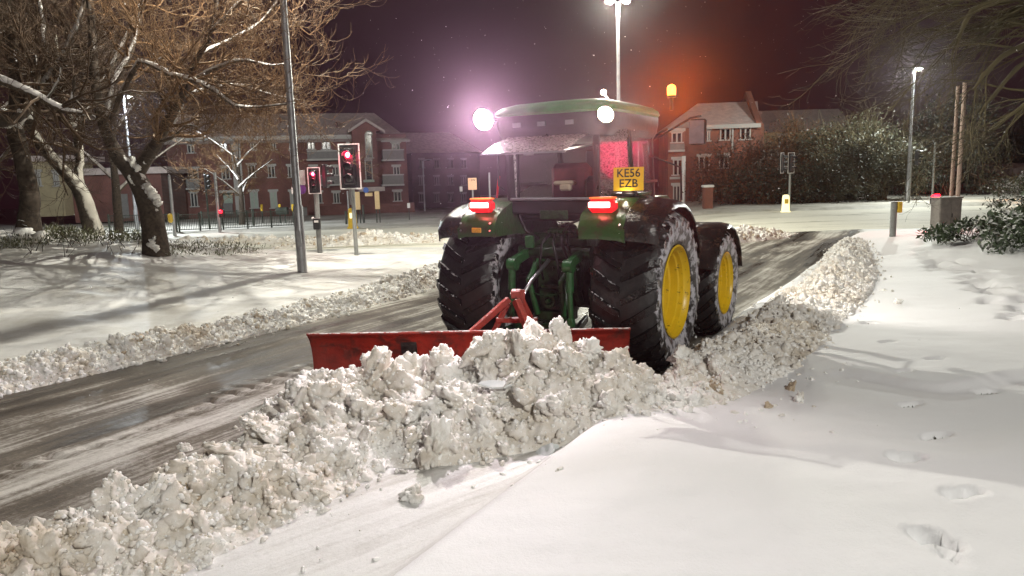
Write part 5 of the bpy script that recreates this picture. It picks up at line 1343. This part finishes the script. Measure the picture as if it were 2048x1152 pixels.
# -- pale building behind the hedge
B2 = Facade(1590, 78, 0.0, 'long pale walled building with a thinly snowed roof behind the hedge', 'pale_building')
B2.box('wall', M['render_wall'], 1524, 1700, 264, 420, -7, 0)
e0 = B2.P(1515, 265, .4); e1 = B2.P(1712, 265, .4); r0 = B2.P(1515, 222, -4); 
MB().add([(e0[0], -.4, e0[1]), (e1[0], -.4, e0[1]), (e1[0], 4, r0[1]), (e0[0], 4, r0[1]), (e0[0], 8.4, e0[1]), (e1[0], 8.4, e0[1])], [(0, 1, 2, 3), (3, 2, 5, 4), (0, 3, 4), (1, 5, 2), (0, 4, 5, 1)]).build('roof', M['roofsnow'], B2.t)
for x0 in (1556, 1620): B2.window(x0, x0 + 16, 272, 290)
# -- warm lit house at the right edge
Cb = Facade(2010, 66, math.radians(-20), 'low house lit orange by the lamp at the right edge', 'small_house')
Cb.box('wall', M['render_wall'], 1955, 2110, 352, 392, -6, 0)
e0 = Cb.P(1945, 354, .4); e1 = Cb.P(2120, 354, .4); r0 = Cb.P(1990, 328, -3.5)
MB().add([(e0[0], -.4, e0[1]), (e1[0], -.4, e0[1]), (e1[0] - 1, 3.5, r0[1]), (e0[0] + 1.5, 3.5, r0[1]), (e0[0], 7.4, e0[1]), (e1[0], 7.4, e0[1])], [(0, 1, 2, 3), (3, 2, 5, 4), (0, 3, 4), (1, 5, 2), (0, 4, 5, 1)]).build('roof', M['roofsnow'], Cb.t)
Cb.window(2005, 2014, 362, 372); Cb.box('lean_to_roof', M['roofsnow'], 1960, 1990, 366, 374, 0, 2)
# -- pale building seen between the left trunks
Db = Facade(100, 62, 0.1, 'yellowish building glimpsed between the left tree trunks', 'pale_building')
Db.box('wall', M['render_wall'], 62, 132, 320, 432, -6, 0); Db.box('roof', M['roofsnow'], 58, 136, 312, 321, -6.5, .5); Db.window(70, 84, 345, 372); Db.window(106, 120, 345, 372)
Eb = Facade(250, 64, 0.1, 'dark low garage with a pale door behind the leaning trunk', 'garage')
Eb.box('wall', M['brick'], 140, 330, 345, 440, -6, 0); Eb.box('door', M['balc'], 240, 259, 388, 436, 0, .1); Eb.box('roof', M['roofsnow'], 136, 334, 338, 346, -6.5, .5)

# ------------------------------------------------------------------ trees
M['bark'] = mat_snowed('dark_bark', (0.055, 0.040, 0.028), 0.9, thr=1.02, width=0.16, patch=0.75, nscale=2.0, dirv=(0.55, -0.45, 0.75), bmp=1.0, snowcol=(0.66, 0.63, 0.60), var=0.5, colscale=14)
M['bark2'] = mat_snowed('snow_plastered_bark', (0.055, 0.042, 0.03), 0.9, thr=0.72, width=0.16, patch=0.45, nscale=2.2, dirv=(0.85, -0.35, 0.35), bmp=1.0, snowcol=(0.52, 0.49, 0.42), var=0.5, colscale=14)
M['limb'] = mat_snowed('limb_bark', (0.075, 0.055, 0.038), 0.9, thr=0.40, width=0.2, patch=0.3, nscale=4, dirv=(0.2, -0.45, 0.85), bmp=0.8, snowcol=(0.68, 0.64, 0.61), var=0.4, colscale=9)
M['twig'] = mat_snowed('brown_twigs', (0.145, 0.076, 0.030), 0.85, thr=0.93, width=0.2, patch=0.25, nscale=1.3, bmp=0, snowcol=(0.40, 0.32, 0.24), var=0.55, colscale=1.2)
M['twigdark'] = mat_snowed('dark_twigs', (0.075, 0.043, 0.022), 0.85, thr=0.95, width=0.2, patch=0.25, nscale=1.3, bmp=0, snowcol=(0.45, 0.40, 0.34), var=0.4, colscale=1.2)
M['twiggreen'] = mat_snowed('mossy_twigs', (0.065, 0.052, 0.022), 0.85, thr=0.95, width=0.2, patch=0.2, nscale=1.3, bmp=0, snowcol=(0.4, 0.38, 0.30), var=0.45, colscale=.8)
def unit(v): return v / (np.linalg.norm(v, axis=-1, keepdims=True) + 1e-9)
def catmull(pts, rad, K):
    pts = np.array([tuple(p) for p in pts], float); rad = np.array(rad, float); n = len(pts)
    t = np.linspace(0, n - 1, K); i = np.clip(t.astype(int), 0, n - 2); f = (t - i)[:, None]
    P0 = pts[np.clip(i - 1, 0, n - 1)]; P1 = pts[i]; P2 = pts[i + 1]; P3 = pts[np.clip(i + 2, 0, n - 1)]
    P = .5 * ((2 * P1) + (-P0 + P2) * f + (2 * P0 - 5 * P1 + 4 * P2 - P3) * f ** 2 + (-P0 + 3 * P1 - 3 * P2 + P3) * f ** 3)
    return P, rad[i] * (1 - f[:, 0]) + rad[i + 1] * f[:, 0]
def sprout(P, R, n, L, K, spread, up, curl, jit, r_, rfac=.45, tmin=.25, rmin=.004, weight=None, bias=(0, 0, 0)):
    """children growing from polylines P [N,k,3]"""
    N, k, _ = P.shape
    w = np.linalg.norm(np.diff(P, axis=1), axis=2).sum(1); w = w / w.sum()
    par = r_.choice(N, n, p=w); t = tmin + (1 - tmin) * r_.random(n) ** .8; x = t * (k - 1); i = np.clip(x.astype(int), 0, k - 2); f = (x - i)[:, None]
    s = P[par, i] * (1 - f) + P[par, i + 1] * f; d = unit(P[par, i + 1] - P[par, i]); rr = R[par, i] * (1 - f[:, 0]) + R[par, i + 1] * f[:, 0]
    q = r_.normal(size=(n, 3)); q = unit(q - d * (q * d).sum(1, keepdims=True))
    d = unit(d * math.cos(spread) + q * math.sin(spread) + np.array([0, 0, up]) + np.array(bias))
    ln = L[0] + (L[1] - L[0]) * r_.random(n)
    out = np.zeros((n, K, 3)); out[:, 0] = s; cur = s.copy()
    for j in range(1, K):
        d = unit(d + r_.normal(size=(n, 3)) * jit + np.array([0, 0, curl * ((j / K) ** 2 * 1.9 - .18)]))
        cur = cur + d * (ln / (K - 1))[:, None]; out[:, j] = cur
    r0 = np.clip(rr * rfac, rmin, None); R2 = r0[:, None] * np.linspace(1, .35, K)[None]
    return out, np.maximum(R2, rmin * .55)
def add_snow_to_limbs(limbs, seed, parent):
    pass
def make_tree(name, label, limbs, levels, seed, mats, K=14, group=None, cat='tree'):
    """limbs: [(points, radii)], the first one is the trunk"""
    base = Vector(tuple(limbs[0][0][0])); t = thing(name, base, label, cat, 0, group); r_ = np.random.default_rng(seed); bo = np.array(base)
    PP = []; RR = []
    for i, (p, r) in enumerate(limbs):
        P, R = catmull(p, r, K * (2 if i == 0 else 1))
        P2 = P + (np.stack([fbm(P[:, 2] * 2 + i * 5, P[:, 0], 3, seed % 50), fbm(P[:, 2] * 2 + 9 + i, P[:, 1], 3, seed % 50 + 3), P[:, 0] * 0], -1) * .12 if i else 0)
        v, f = tubes_np((P2 - bo)[None], R[None], 14 if i == 0 else 9)
        # uneven bark
        o = np_mesh('trunk' if i == 0 else 'limb', v + (np.random.default_rng(i).normal(size=v.shape) * .006), f, mats[0] if i == 0 or R[0] > .12 else mats[1], True, t)
        P3, R3 = catmull(P2, R, K); PP.append(P3); RR.append(R3)
    P = np.array(PP); R = np.array(RR); 
    if levels and levels[0].get('skip_trunk', True) and len(P) > 1: P, R = P[1:], R[1:]
    Vs = []; Fs = []; off = 0; cur = (P, R)
    for li, lv in enumerate(levels):
        c = sprout(cur[0], cur[1], lv['n'], lv['L'], lv['K'], lv['spread'], lv['up'], lv['curl'], lv.get('jit', .12), r_, lv.get('rf', .45), lv.get('tmin', .2), lv.get('rmin', .004), bias=lv.get('bias', (0, 0, 0)))
        v, f = tubes_np(c[0] - bo, c[1], 5 if li == 0 else 3)
        if li == 0:
            o = np_mesh('branches', v, f, mats[2], True, t); o['kind'] = 'stuff'
        else: Vs.append(v); Fs.append(f + off); off += len(v)
        if lv.get('merge'): 
            cur = (c[0], c[1])
        else: cur = (c[0], c[1])
    if Vs:
        o = np_mesh('crown', np.concatenate(Vs), np.concatenate(Fs), mats[2], False, t); o['kind'] = 'stuff'
    return t
def RP(*a): return ray(*a)
# nearest tree: leaning trunk in the left middle, dense twigs that curl upwards
Y1 = 15.5
tb = at(312, 508)
T1 = [([tb - Vector((0, 0, .2)), RP(309, 470, tb.y), RP(300, 420, tb.y), RP(278, 365, tb.y), RP(255, 335, tb.y - .1), RP(232, 305, tb.y - .2), RP(205, 240, tb.y - .4), RP(188, 150, tb.y - .4), RP(185, 60, tb.y - .3), RP(170, -80, tb.y)], [.32, .27, .24, .22, .18, .15, .12, .10, .08, .05]),
      ([RP(268, 350, tb.y), RP(290, 318, tb.y - .1), RP(312, 285, tb.y - .2), RP(330, 255, tb.y - .2), RP(352, 215, tb.y - .3), RP(378, 160, tb.y - .3), RP(395, 110, tb.y - .2), RP(425, 60, tb.y - .2), RP(440, -60, tb.y)], [.17, .15, .13, .12, .09, .075, .06, .05, .03]),
      ([RP(215, 262, tb.y - .2), RP(270, 125, tb.y - .8), RP(330, 146, tb.y - 1.0), RP(395, 162, tb.y - 1.0), RP(440, 190, tb.y - 1.0), RP(475, 213, tb.y - .9), RP(530, 212, tb.y - .8), RP(590, 205, tb.y - .7)], [.06, .06, .06, .055, .05, .04, .028, .015]),
      ([RP(205, 240, tb.y - .4), RP(225, 180, tb.y - .3), RP(258, 110, tb.y), RP(275, 50, tb.y + .2), RP(292, -40, tb.y + .3)], [.10, .085, .07, .06, .04]),
      ([RP(378, 165, tb.y - .3), RP(420, 140, tb.y - .5), RP(480, 120, tb.y - .6), RP(540, 130, tb.y - .4), RP(580, 125, tb.y - .2)], [.06, .05, .035, .02, .012]),
      ([RP(395, 110, tb.y - .2), RP(440, 85, tb.y + .5), RP(510, 50, tb.y + .9), RP(550, 10, tb.y + 1), RP(570, -40, tb.y + 1)], [.05, .045, .035, .025, .015]),
      ([RP(352, 215, tb.y - .2), RP(370, 190, tb.y + .5), RP(470, 170, tb.y + 1.2), RP(545, 190, tb.y + 1.5), RP(600, 200, tb.y + 1.7)], [.07, .06, .045, .025, .012]),
      ([RP(425, 60, tb.y - .2), RP(490, 0, tb.y - .3), RP(560, -60, tb.y - .3), RP(600, -120, tb.y)], [.05, .04, .03, .02]),
      ([RP(312, 285, tb.y - .2), RP(345, 275, tb.y - .6), RP(375, 250, tb.y - .9), RP(400, 255, tb.y - 1.1)], [.05, .035, .02, .01])]
LV = lambda n1, n2, n3, n4, up=.05, s=1.0: [dict(n=n1, L=(.9 * s, 2.0 * s), K=8, spread=1.0, up=up, curl=.22, rf=.45, rmin=.011, jit=.22), dict(n=n2, L=(.5 * s, 1.3 * s), K=8, spread=.85, up=-.02, curl=.36, rmin=.0068, jit=.20, tmin=.15),
                                   dict(n=n3, L=(.25 * s, .75 * s), K=6, spread=.75, up=.02, curl=.55, rmin=.0050, jit=.20, tmin=.1), dict(n=n4, L=(.12 * s, .40 * s), K=4, spread=.7, up=.10, curl=.6, rmin=.0040, jit=.18)]
make_tree('bare_tree', 'bare tree with a thick leaning snow patched trunk on the left bank', T1, LV(135, 950, 3600, 3600), 5, (M['bark'], M['limb'], M['twig']))
tb2 = at(192, 468); y2 = tb2.y
T2 = [([tb2 - Vector((0, 0, .3)), RP(178, 430, y2), RP(162, 385, y2), RP(140, 355, y2), RP(95, 305, y2), RP(60, 255, y2), RP(35, 200, y2 - .5), RP(20, 120, y2 - .5), RP(0, 0, y2)], [.27, .21, .19, .16, .14, .12, .10, .08, .05]),
      ([RP(160, 380, y2), RP(157, 345, y2 + .2), RP(160, 310, y2 + .3), RP(150, 260, y2 + .4), RP(120, 180, y2 + .4), RP(110, 60, y2)], [.14, .11, .10, .08, .06, .04]),
      ([RP(150, 262, y2 + .4), RP(190, 190, y2 + .6), RP(240, 100, y2 + .8), RP(280, 0, y2 + 1)], [.10, .08, .06, .03]),
      ([RP(60, 255, y2), RP(70, 180, y2 - 1), RP(90, 100, y2 - 1.5), RP(80, 0, y2 - 1.5)], [.12, .10, .07, .04])]
make_tree('bare_tree', 'forked bare tree whose whole right side is plastered with snow, second from the left edge', T2, LV(60, 480, 1700, 1500, s=1.15), 6, (M['bark2'], M['limb'], M['twigdark']))
tb3 = at(55, 478); y3 = tb3.y
T3 = [([tb3 - Vector((0, 0, .3)), RP(58, 430, y3), RP(60, 390, y3), RP(45, 320, y3), RP(30, 250, y3), RP(35, 170, y3), RP(20, 60, y3), RP(0, -60, y3)], [.36, .22, .20, .18, .17, .14, .10, .06]),
      ([RP(-60, 130, y3 - 2.0), RP(0, 158, y3 - 2.0), RP(50, 180, y3 - 2.0), RP(95, 203, y3 - 2.0), RP(130, 220, y3 - 2.0), RP(166, 226, y3 - 2.0)], [.10, .095, .09, .08, .07, .045]),
      ([RP(0, 240, y3 - 1.5), RP(35, 230, y3 - 1.5), RP(60, 205, y3 - 1.2), RP(75, 160, y3 - 1.2), RP(70, 110, y3 - 1)], [.16, .14, .10, .06, .03]),
      ([RP(30, 250, y3), RP(100, 150, y3 + .3), RP(150, 60, y3 + .5), RP(180, -40, y3 + .5)], [.12, .09, .07, .04]),
      ([RP(130, 220, y3 - 2.0), RP(146, 190, y3 - 2.0), RP(148, 152, y3 - 2.1)], [.035, .03, .02]),
      ([RP(95, 203, y3 - 2.0), RP(118, 165, y3 - 2.0), RP(124, 135, y3 - 2.0)], [.03, .025, .015])]
make_tree('bare_tree', 'dark bare tree at the left edge with a snow lined limb crossing in front', T3, LV(60, 450, 1400, 1300, s=1.1), 8, (M['bark'], M['limb'], M['twigdark']))
# trees further back on the left, dark masses of twigs
for i, (px, Y, h, sd, lab) in enumerate(((-40, 27, 9, 31, 'dark thicket tree furthest left, mostly cut by the frame'), (230, 33, 9, 32, 'dim bare tree behind the leaning trunk'), (480, 52, 6.2, 33, 'small brown bare tree in front of the apartment block'))):
    b_ = place(px, Y)
    tr_ = [([b_ - Vector((0, 0, .3)), b_ + Vector((.1, 0, h * .3)), b_ + Vector((.0, .2, h * .6)), b_ + Vector((.2, 0, h * .95))], [.22, .16, .10, .03])]
    for k in range(7):
        a = 2.4 * k + sd; z0 = h * (.25 + .08 * k); L = h * .42
        tr_.append(([b_ + Vector((0, 0, z0)), b_ + Vector((math.cos(a) * L * .4, math.sin(a) * L * .4, z0 + L * .35)), b_ + Vector((math.cos(a) * L * .9, math.sin(a) * L * .9, z0 + L * .7))], [.09, .06, .02]))
    s_ = 1.5 if i < 2 else 1.0
    lv = LV(60, 320, 950, 900, s=s_)
    for q in lv: q['rmin'] *= 1.8
    make_tree('bare_tree', lab, tr_, lv, sd, (M['bark'], M['limb'], M['twigdark'] if i < 2 else M['twig']))
# tree at the right whose branches hang into the frame
yb = 11.5; rb_ = Vector((12.6, yb, tz(12.6, yb)))
T4 = [([rb_ - Vector((0, 0, .3)), rb_ + Vector((-.1, 0, 2)), rb_ + Vector((-.2, 0, 4)), rb_ + Vector((-.3, 0, 6.5))], [.30, .25, .2, .1])]
for (a, b_, c_, d_) in (((2240, 60), (2100, 40), (1960, 60), (1850, 60)), ((2240, 0), (2120, -30), (2000, -30), (1800, 60)), ((2250, 120), (2150, 100), (2040, 130), (1960, 230)), ((2240, 20), (2080, -10), (1950, 20), (1900, 120)),
                        ((2260, 40), (2130, 60), (2010, 110), (1950, 180)), ((2240, -40), (2100, -90), (1930, -80), (1780, 0)), ((2250, 160), (2140, 170), (2060, 200), (1990, 260)), ((2240, 90), (2120, 30), (2030, 20), (1985, 90))):
    j = rng.normal() * .9
    T4.append(([RP(*a, yb), RP(*b_, yb + j * .5), RP(*c_, yb + j), RP(*d_, yb + j * 1.2)], [.08, .06, .035, .014]))
lv = [dict(n=80, L=(.6, 1.6), K=7, spread=.55, up=-.15, curl=-.12, rmin=.010, jit=.10, bias=(-.25, 0, 0)), dict(n=420, L=(.4, 1.1), K=6, spread=.6, up=-.08, curl=.05, rmin=.0055, jit=.12, bias=(-.15, 0, 0)), dict(n=1300, L=(.2, .6), K=5, spread=.5, up=0, curl=.15, rmin=.0038, jit=.14), dict(n=900, L=(.1, .3), K=4, spread=.6, up=0, curl=.2, rmin=.003, jit=.14)]
make_tree('overhanging_tree', 'mossy tree right of the frame whose drooping twigs hang into the top right', T4, lv, 12, (M['bark'], M['twiggreen'], M['twiggreen']))

def snow_patch(parent, path, rad, off, seed):
    P, R_ = catmull([Vector(p) + Vector(off) for p in path], rad, 26)
    P = P - np.array(parent.location); r_ = np.random.default_rng(seed)
    P += r_.normal(size=P.shape) * .008
    R_ = R_ * (0.75 + .5 * r_.random(26)); R_[0] = R_[-1] = .005
    v, f = tubes_np(P[None], R_[None], 12); v = v + .02 * np.sin(v[:, [2, 0, 1]] * 23 + seed)
    np_mesh('snow_patch', v, f, M['clump'], True, parent)
tr1 = [o for o in bpy.data.objects if o.name == 'bare_tree'][0]; yt = tb.y
snow_patch(tr1, [RP(318, 415, yt), RP(306, 398, yt), RP(292, 372, yt)], [.04, .13, .08], (.10, -.16, .05), 1)
snow_patch(tr1, [RP(286, 345, yt), RP(268, 334, yt), RP(250, 326, yt), RP(246, 314, yt)], [.07, .13, .10, .05], (.04, -.12, .07), 2)
snow_patch(tr1, [RP(290, 326, yt), RP(305, 310, yt), RP(312, 290, yt)], [.08, .12, .04], (.03, -.10, .04), 3)
snow_patch(tr1, [RP(322, 280, yt), RP(338, 252, yt), RP(356, 228, yt), RP(364, 212, yt)], [.04, .09, .06, .02], (.05, -.08, .03), 4)
snow_patch(tr1, [RP(284, 372, yt), RP(272, 352, yt), RP(258, 336, yt)], [.025, .045, .02], (-.06, -.19, .0), 5)
snow_patch(tr1, [RP(318, 500, yt), RP(308, 484, yt), RP(312, 470, yt)], [.05, .09, .02], (.08, -.26, 0), 6)
tr3 = [o for o in bpy.data.objects if o.name == 'bare_tree.002'][0]
snow_patch(tr3, [RP(62, 480, y3), RP(58, 455, y3), RP(56, 428, y3)], [.50, .22, .03], (0, -.15, -.1), 7)
snow_patch(tr3, [RP(50, 262, y3), RP(62, 232, y3), RP(80, 208, y3)], [.05, .15, .06], (0, -.25, .05), 8)
snow_patch(tr3, [RP(2, 225, y3), RP(22, 240, y3), RP(40, 255, y3)], [.05, .20, .06], (0, -.25, .02), 9)

# ------------------------------------------------------------------ leafy things
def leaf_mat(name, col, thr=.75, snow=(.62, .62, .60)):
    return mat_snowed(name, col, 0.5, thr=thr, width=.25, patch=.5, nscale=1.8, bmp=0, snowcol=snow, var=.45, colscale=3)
M['laurel'] = leaf_mat('dark_laurel_leaves', (.030, .050, .018), .62)
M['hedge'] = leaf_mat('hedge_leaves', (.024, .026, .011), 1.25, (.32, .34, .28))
M['hedgebrown'] = leaf_mat('brown_scrub_leaves', (.060, .036, .021), 1.25, (.3, .25, .22))
M['dead'] = leaf_mat('low_green_leaves', (.085, .085, .035), .62, (.6, .6, .52))
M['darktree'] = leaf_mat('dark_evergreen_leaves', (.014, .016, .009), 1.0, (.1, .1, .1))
def leaves(C, size, r_, asp=.45, updir=.5, droop=0):
    """C [N,3] -> folded diamond leaves"""
    n = len(C); d = unit(r_.normal(size=(n, 3)) + np.array([0, 0, droop])); q = unit(np.cross(d, r_.normal(size=(n, 3)) * .6 + np.array([0, 0, updir]) + 1e-3)); nn = np.cross(q, d)
    s = size * (0.6 + .8 * r_.random((n, 1)))
    a = C; m1 = C + d * s * .5 + q * s * asp * .5 + nn * s * .08; m2 = C + d * s * .5 - q * s * asp * .5 + nn * s * .08; e = C + d * s; mid = C + d * s * .5
    V = np.stack([a, m1, e, m2, mid], 1).reshape(-1, 3); b_ = (np.arange(n) * 5)[:, None]
    F = np.concatenate([b_ + np.array([[0, 1, 4]]), b_ + np.array([[1, 2, 4]]), b_ + np.array([[2, 3, 4]]), b_ + np.array([[3, 0, 4]])])
    return V, F
def bush(name, label, base, rx, ry, h, nst, nlf, size, m, seed, cat='bush', group=None, stem_m=None, fill=.45, clumps=26, rmin=.006, updir=.5, twigs=900):
    t = thing(name, base, label, cat, 0, group); r_ = np.random.default_rng(seed)
    # clumps spread unevenly inside the crown
    th = r_.random(clumps) * 2 * np.pi; ph = np.arccos(r_.random(clumps)); rr = fill + (1 - fill) * r_.random(clumps) ** .5
    cc = np.stack([rx * rr * np.sin(ph) * np.cos(th), ry * rr * np.sin(ph) * np.sin(th), h * (.12 + .80 * rr * np.cos(ph))], -1)
    cs = (.16 + .16 * r_.random(clumps)) * min(rx, h)
    k = r_.integers(0, clumps, nlf); g = r_.normal(size=(nlf, 3)) * np.array([1, 1, .7]); g = g / np.maximum(1, np.linalg.norm(g, axis=1, keepdims=True) / 1.7)
    C = cc[k] + g * cs[k][:, None] * .72; C[:, 2] = np.maximum(C[:, 2], .03 + .1 * r_.random(nlf))
    V, F = leaves(C, size, r_, updir=updir)
    o = np_mesh('crown', V, F, m, False, t); o['kind'] = 'stuff'
    n = nst; S = np.zeros((n, 3)); S[:, :2] = r_.normal(size=(n, 2)) * .15 * min(rx, ry); E_ = cc[r_.integers(0, clumps, n)] + r_.normal(size=(n, 3)) * .1
    tt = np.linspace(0, 1, 7)[None, :, None]; P = S[:, None] * (1 - tt) + E_[:, None] * tt; P[:, :, 2] += (np.sin(np.pi * tt[:, :, 0]) * .12 * h); P[:, 0, 2] = -.1
    R = (np.linspace(1, .3, 7)[None] * (.012 + .010 * h) * (.6 + .5 * r_.random((n, 1))))
    v, f = tubes_np(P, R, 5); o = np_mesh('stems', v, f, stem_m or M['limb'], True, t); o['kind'] = 'stuff'
    if twigs:
        c = sprout(P, R, twigs, (.12 * h, .35 * h), 5, .8, .15, .1, .15, r_, rmin=rmin, tmin=.4); v, f = tubes_np(c[0], c[1], 3); o = np_mesh('twigs', v, f, stem_m or M['twigdark'], False, t); o['kind'] = 'stuff'
    return t
bb = at(2030, 525); bush('laurel_bush', 'dark leafy evergreen bush loaded with snow blobs at the right edge', bb + Vector((1.25, .6, 0)), 1.15, 1.1, 1.75, 30, 5200, .13, M['laurel'], 51, clumps=34, twigs=300)
bb = at(1935, 482); bush('laurel_bush', 'small dark evergreen bush at the foot of the twin poles', bb, .95, .6, .50, 16, 1500, .12, M['laurel'], 52, clumps=18, twigs=120)
bb = at(2040, 420); bush('snowy_bush', 'snow capped bush behind the dark evergreen bush', bb + Vector((1.0, 1, 0)), 2.2, 1.6, 2.0, 20, 2600, .16, leaf_mat('snowbound_leaves', (.05, .06, .03), .42, (.6, .56, .54)), 53, clumps=24, twigs=200)
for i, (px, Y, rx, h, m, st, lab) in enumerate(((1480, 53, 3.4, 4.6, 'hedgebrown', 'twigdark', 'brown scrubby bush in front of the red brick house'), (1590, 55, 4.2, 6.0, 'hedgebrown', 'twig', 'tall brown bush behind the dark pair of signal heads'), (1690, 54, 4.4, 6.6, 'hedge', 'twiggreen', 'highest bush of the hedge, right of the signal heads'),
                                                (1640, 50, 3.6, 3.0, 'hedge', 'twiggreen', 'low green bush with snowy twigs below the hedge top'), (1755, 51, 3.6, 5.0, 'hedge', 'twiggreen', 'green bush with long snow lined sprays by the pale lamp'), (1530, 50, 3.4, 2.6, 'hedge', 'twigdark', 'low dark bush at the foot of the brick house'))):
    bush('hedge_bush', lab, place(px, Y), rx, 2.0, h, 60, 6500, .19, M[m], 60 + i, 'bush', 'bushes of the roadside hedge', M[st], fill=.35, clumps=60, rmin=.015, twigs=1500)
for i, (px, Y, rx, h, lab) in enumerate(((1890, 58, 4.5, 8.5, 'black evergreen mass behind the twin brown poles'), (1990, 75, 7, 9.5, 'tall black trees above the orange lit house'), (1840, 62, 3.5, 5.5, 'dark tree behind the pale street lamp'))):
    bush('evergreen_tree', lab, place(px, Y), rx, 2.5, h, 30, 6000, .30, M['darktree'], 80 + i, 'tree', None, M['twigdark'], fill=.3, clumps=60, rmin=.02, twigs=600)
# low plants on the left mound
def ground_cover(name, label, px0, px1, py0, py1, n, size, m, seed, up=1.5):
    r_ = np.random.default_rng(seed); C = []
    for i in range(n // 12):
        p = at(px0 + (px1 - px0) * r_.random(), py0 + (py1 - py0) * r_.random())
        C.append(np.array(p)[None] + r_.normal(size=(12, 3)) * np.array([.12, .15, .0]) + np.array([0, 0, 1]) * r_.random((12, 1)) * .12)
    C = np.concatenate(C); V, F = leaves(C, size, r_, .22, .3, up)
    o = np_mesh(name, V, F, m, False); tag(o, label, 'plants', None, 'stuff')
ground_cover('undergrowth', 'low green plants poking through snow between the left trunks', 95, 300, 455, 488, 2600, .11, M['dead'], 91)
ground_cover('undergrowth', 'snowy low plants right of the leaning trunk', 330, 520, 492, 515, 900, .09, M['dead'], 92)
ground_cover('undergrowth', 'dark low plants at the left picture edge', 0, 70, 482, 500, 400, .10, M['dead'], 93)
r_ = np.random.default_rng(17); P = []
for i in range(60):
    p = np.array(at(20 + 330 * r_.random(), 470 + 45 * r_.random() ** 1.5)); d = unit(r_.normal(size=3) * np.array([.5, .5, .1]) + np.array([.25, 0, .8])); L = .12 + .25 * r_.random()
    P.append([p + d * L * k / 3 + np.array([0, 0, .02]) * k for k in range(4)])
v, f = tubes_np(np.array(P), np.tile(np.array([.008, .007, .005, .003]), (60, 1)), 4); tag(np_mesh('dead_stems', v, f, M['bark'], True), 'dead stems sticking out of the snow under the left trees', 'plants', None, 'stuff')

r_ = np.random.default_rng(44); C = []
for (cx_, cy_, a, L, W, dep) in PRINTS[:6]:
    k = 260; u = r_.normal(size=(k, 2)) * np.array([L * .55, W * .6])
    C.append(np.stack([cx_ + u[:, 0] * math.cos(a) - u[:, 1] * math.sin(a), cy_ + u[:, 0] * math.sin(a) + u[:, 1] * math.cos(a), np.full(k, float(terrain(np.array([cx_]), np.array([cy_]))[0]) + .014) + r_.random(k) * .014], -1))
V, F = leaves(np.concatenate(C), .05, r_, .30, 1.5, -.1)
M['grass'] = mat_plain('trodden_grass', (.060, .055, .028), .8, var=.6, scale=12)
tag(np_mesh('trodden_grass', V, F, M['grass'], False), 'flattened grass showing in the footprints of the smooth bank', 'grass', None, 'stuff')

# ------------------------------------------------------------------ falling snow
m, nt, b = new_mat('snowflake'); b.inputs['Base Color'].default_value = (.9, .9, .9, 1); b.inputs['Roughness'].default_value = .6; M['flake'] = m
r_ = np.random.default_rng(8); k = 0; C = []
while len(C) < 320:
    x, y = r_.uniform(-1.6, 4.6), r_.uniform(3.6, 10)
    if road_p(x, y) < 5.2 or float(HEAPF.h(np.array([x]), np.array([y]))[0]) > .01: continue
    dmin = min(math.hypot(x - q[0], y - q[1]) for q in heap_pts[2:] + rb[:4])
    if r_.random() < math.exp(-max(0, dmin - .9) / .33): C.append((x, y, tz(x, y) + .004))
v, f = scatter_lumps(np.array(C), .006 + .022 * r_.random(320) ** 3, LV1, r_); tag(np_mesh('scattered_crumbs', v, f, M['crumb'], True), 'snow crumbs scattered on the smooth bank beside the heap', 'snow', None, 'stuff')
r_ = np.random.default_rng(3); n = 1700
Yf = 4 + 26 * r_.random(n) ** .8; pos = np.stack([(r_.random(n) - .5) * 1.6 * Yf, Yf, .6 + 7 * r_.random(n)], -1)
v, f = scatter_lumps(pos, .0025 + .0055 * r_.random(n) ** 2, LV0, r_); tag(np_mesh('falling_snow', v, f, M['flake'], True), 'snowflakes falling through the night air', 'snowflakes', None, 'stuff')

# ------------------------------------------------------------------ the snowy night air
m = bpy.data.materials.new('snowy_air'); m.use_nodes = True; nt = m.node_tree; nt.nodes.clear()
o_ = nt.nodes.new('ShaderNodeOutputMaterial'); pv = nt.nodes.new('ShaderNodeVolumePrincipled'); nt.links.new(pv.outputs[0], o_.inputs['Volume'])
pv.inputs['Density'].default_value = 0.00024; pv.inputs['Color'].default_value = (1.0, .90, .95, 1); pv.inputs['Anisotropy'].default_value = 0.9
hz_ = MB().box((0, 190, 8), (560, 470, 44)).build('haze', m); hz_['kind'] = 'stuff'; hz_['label'] = 'thin haze of falling snow in the night air'
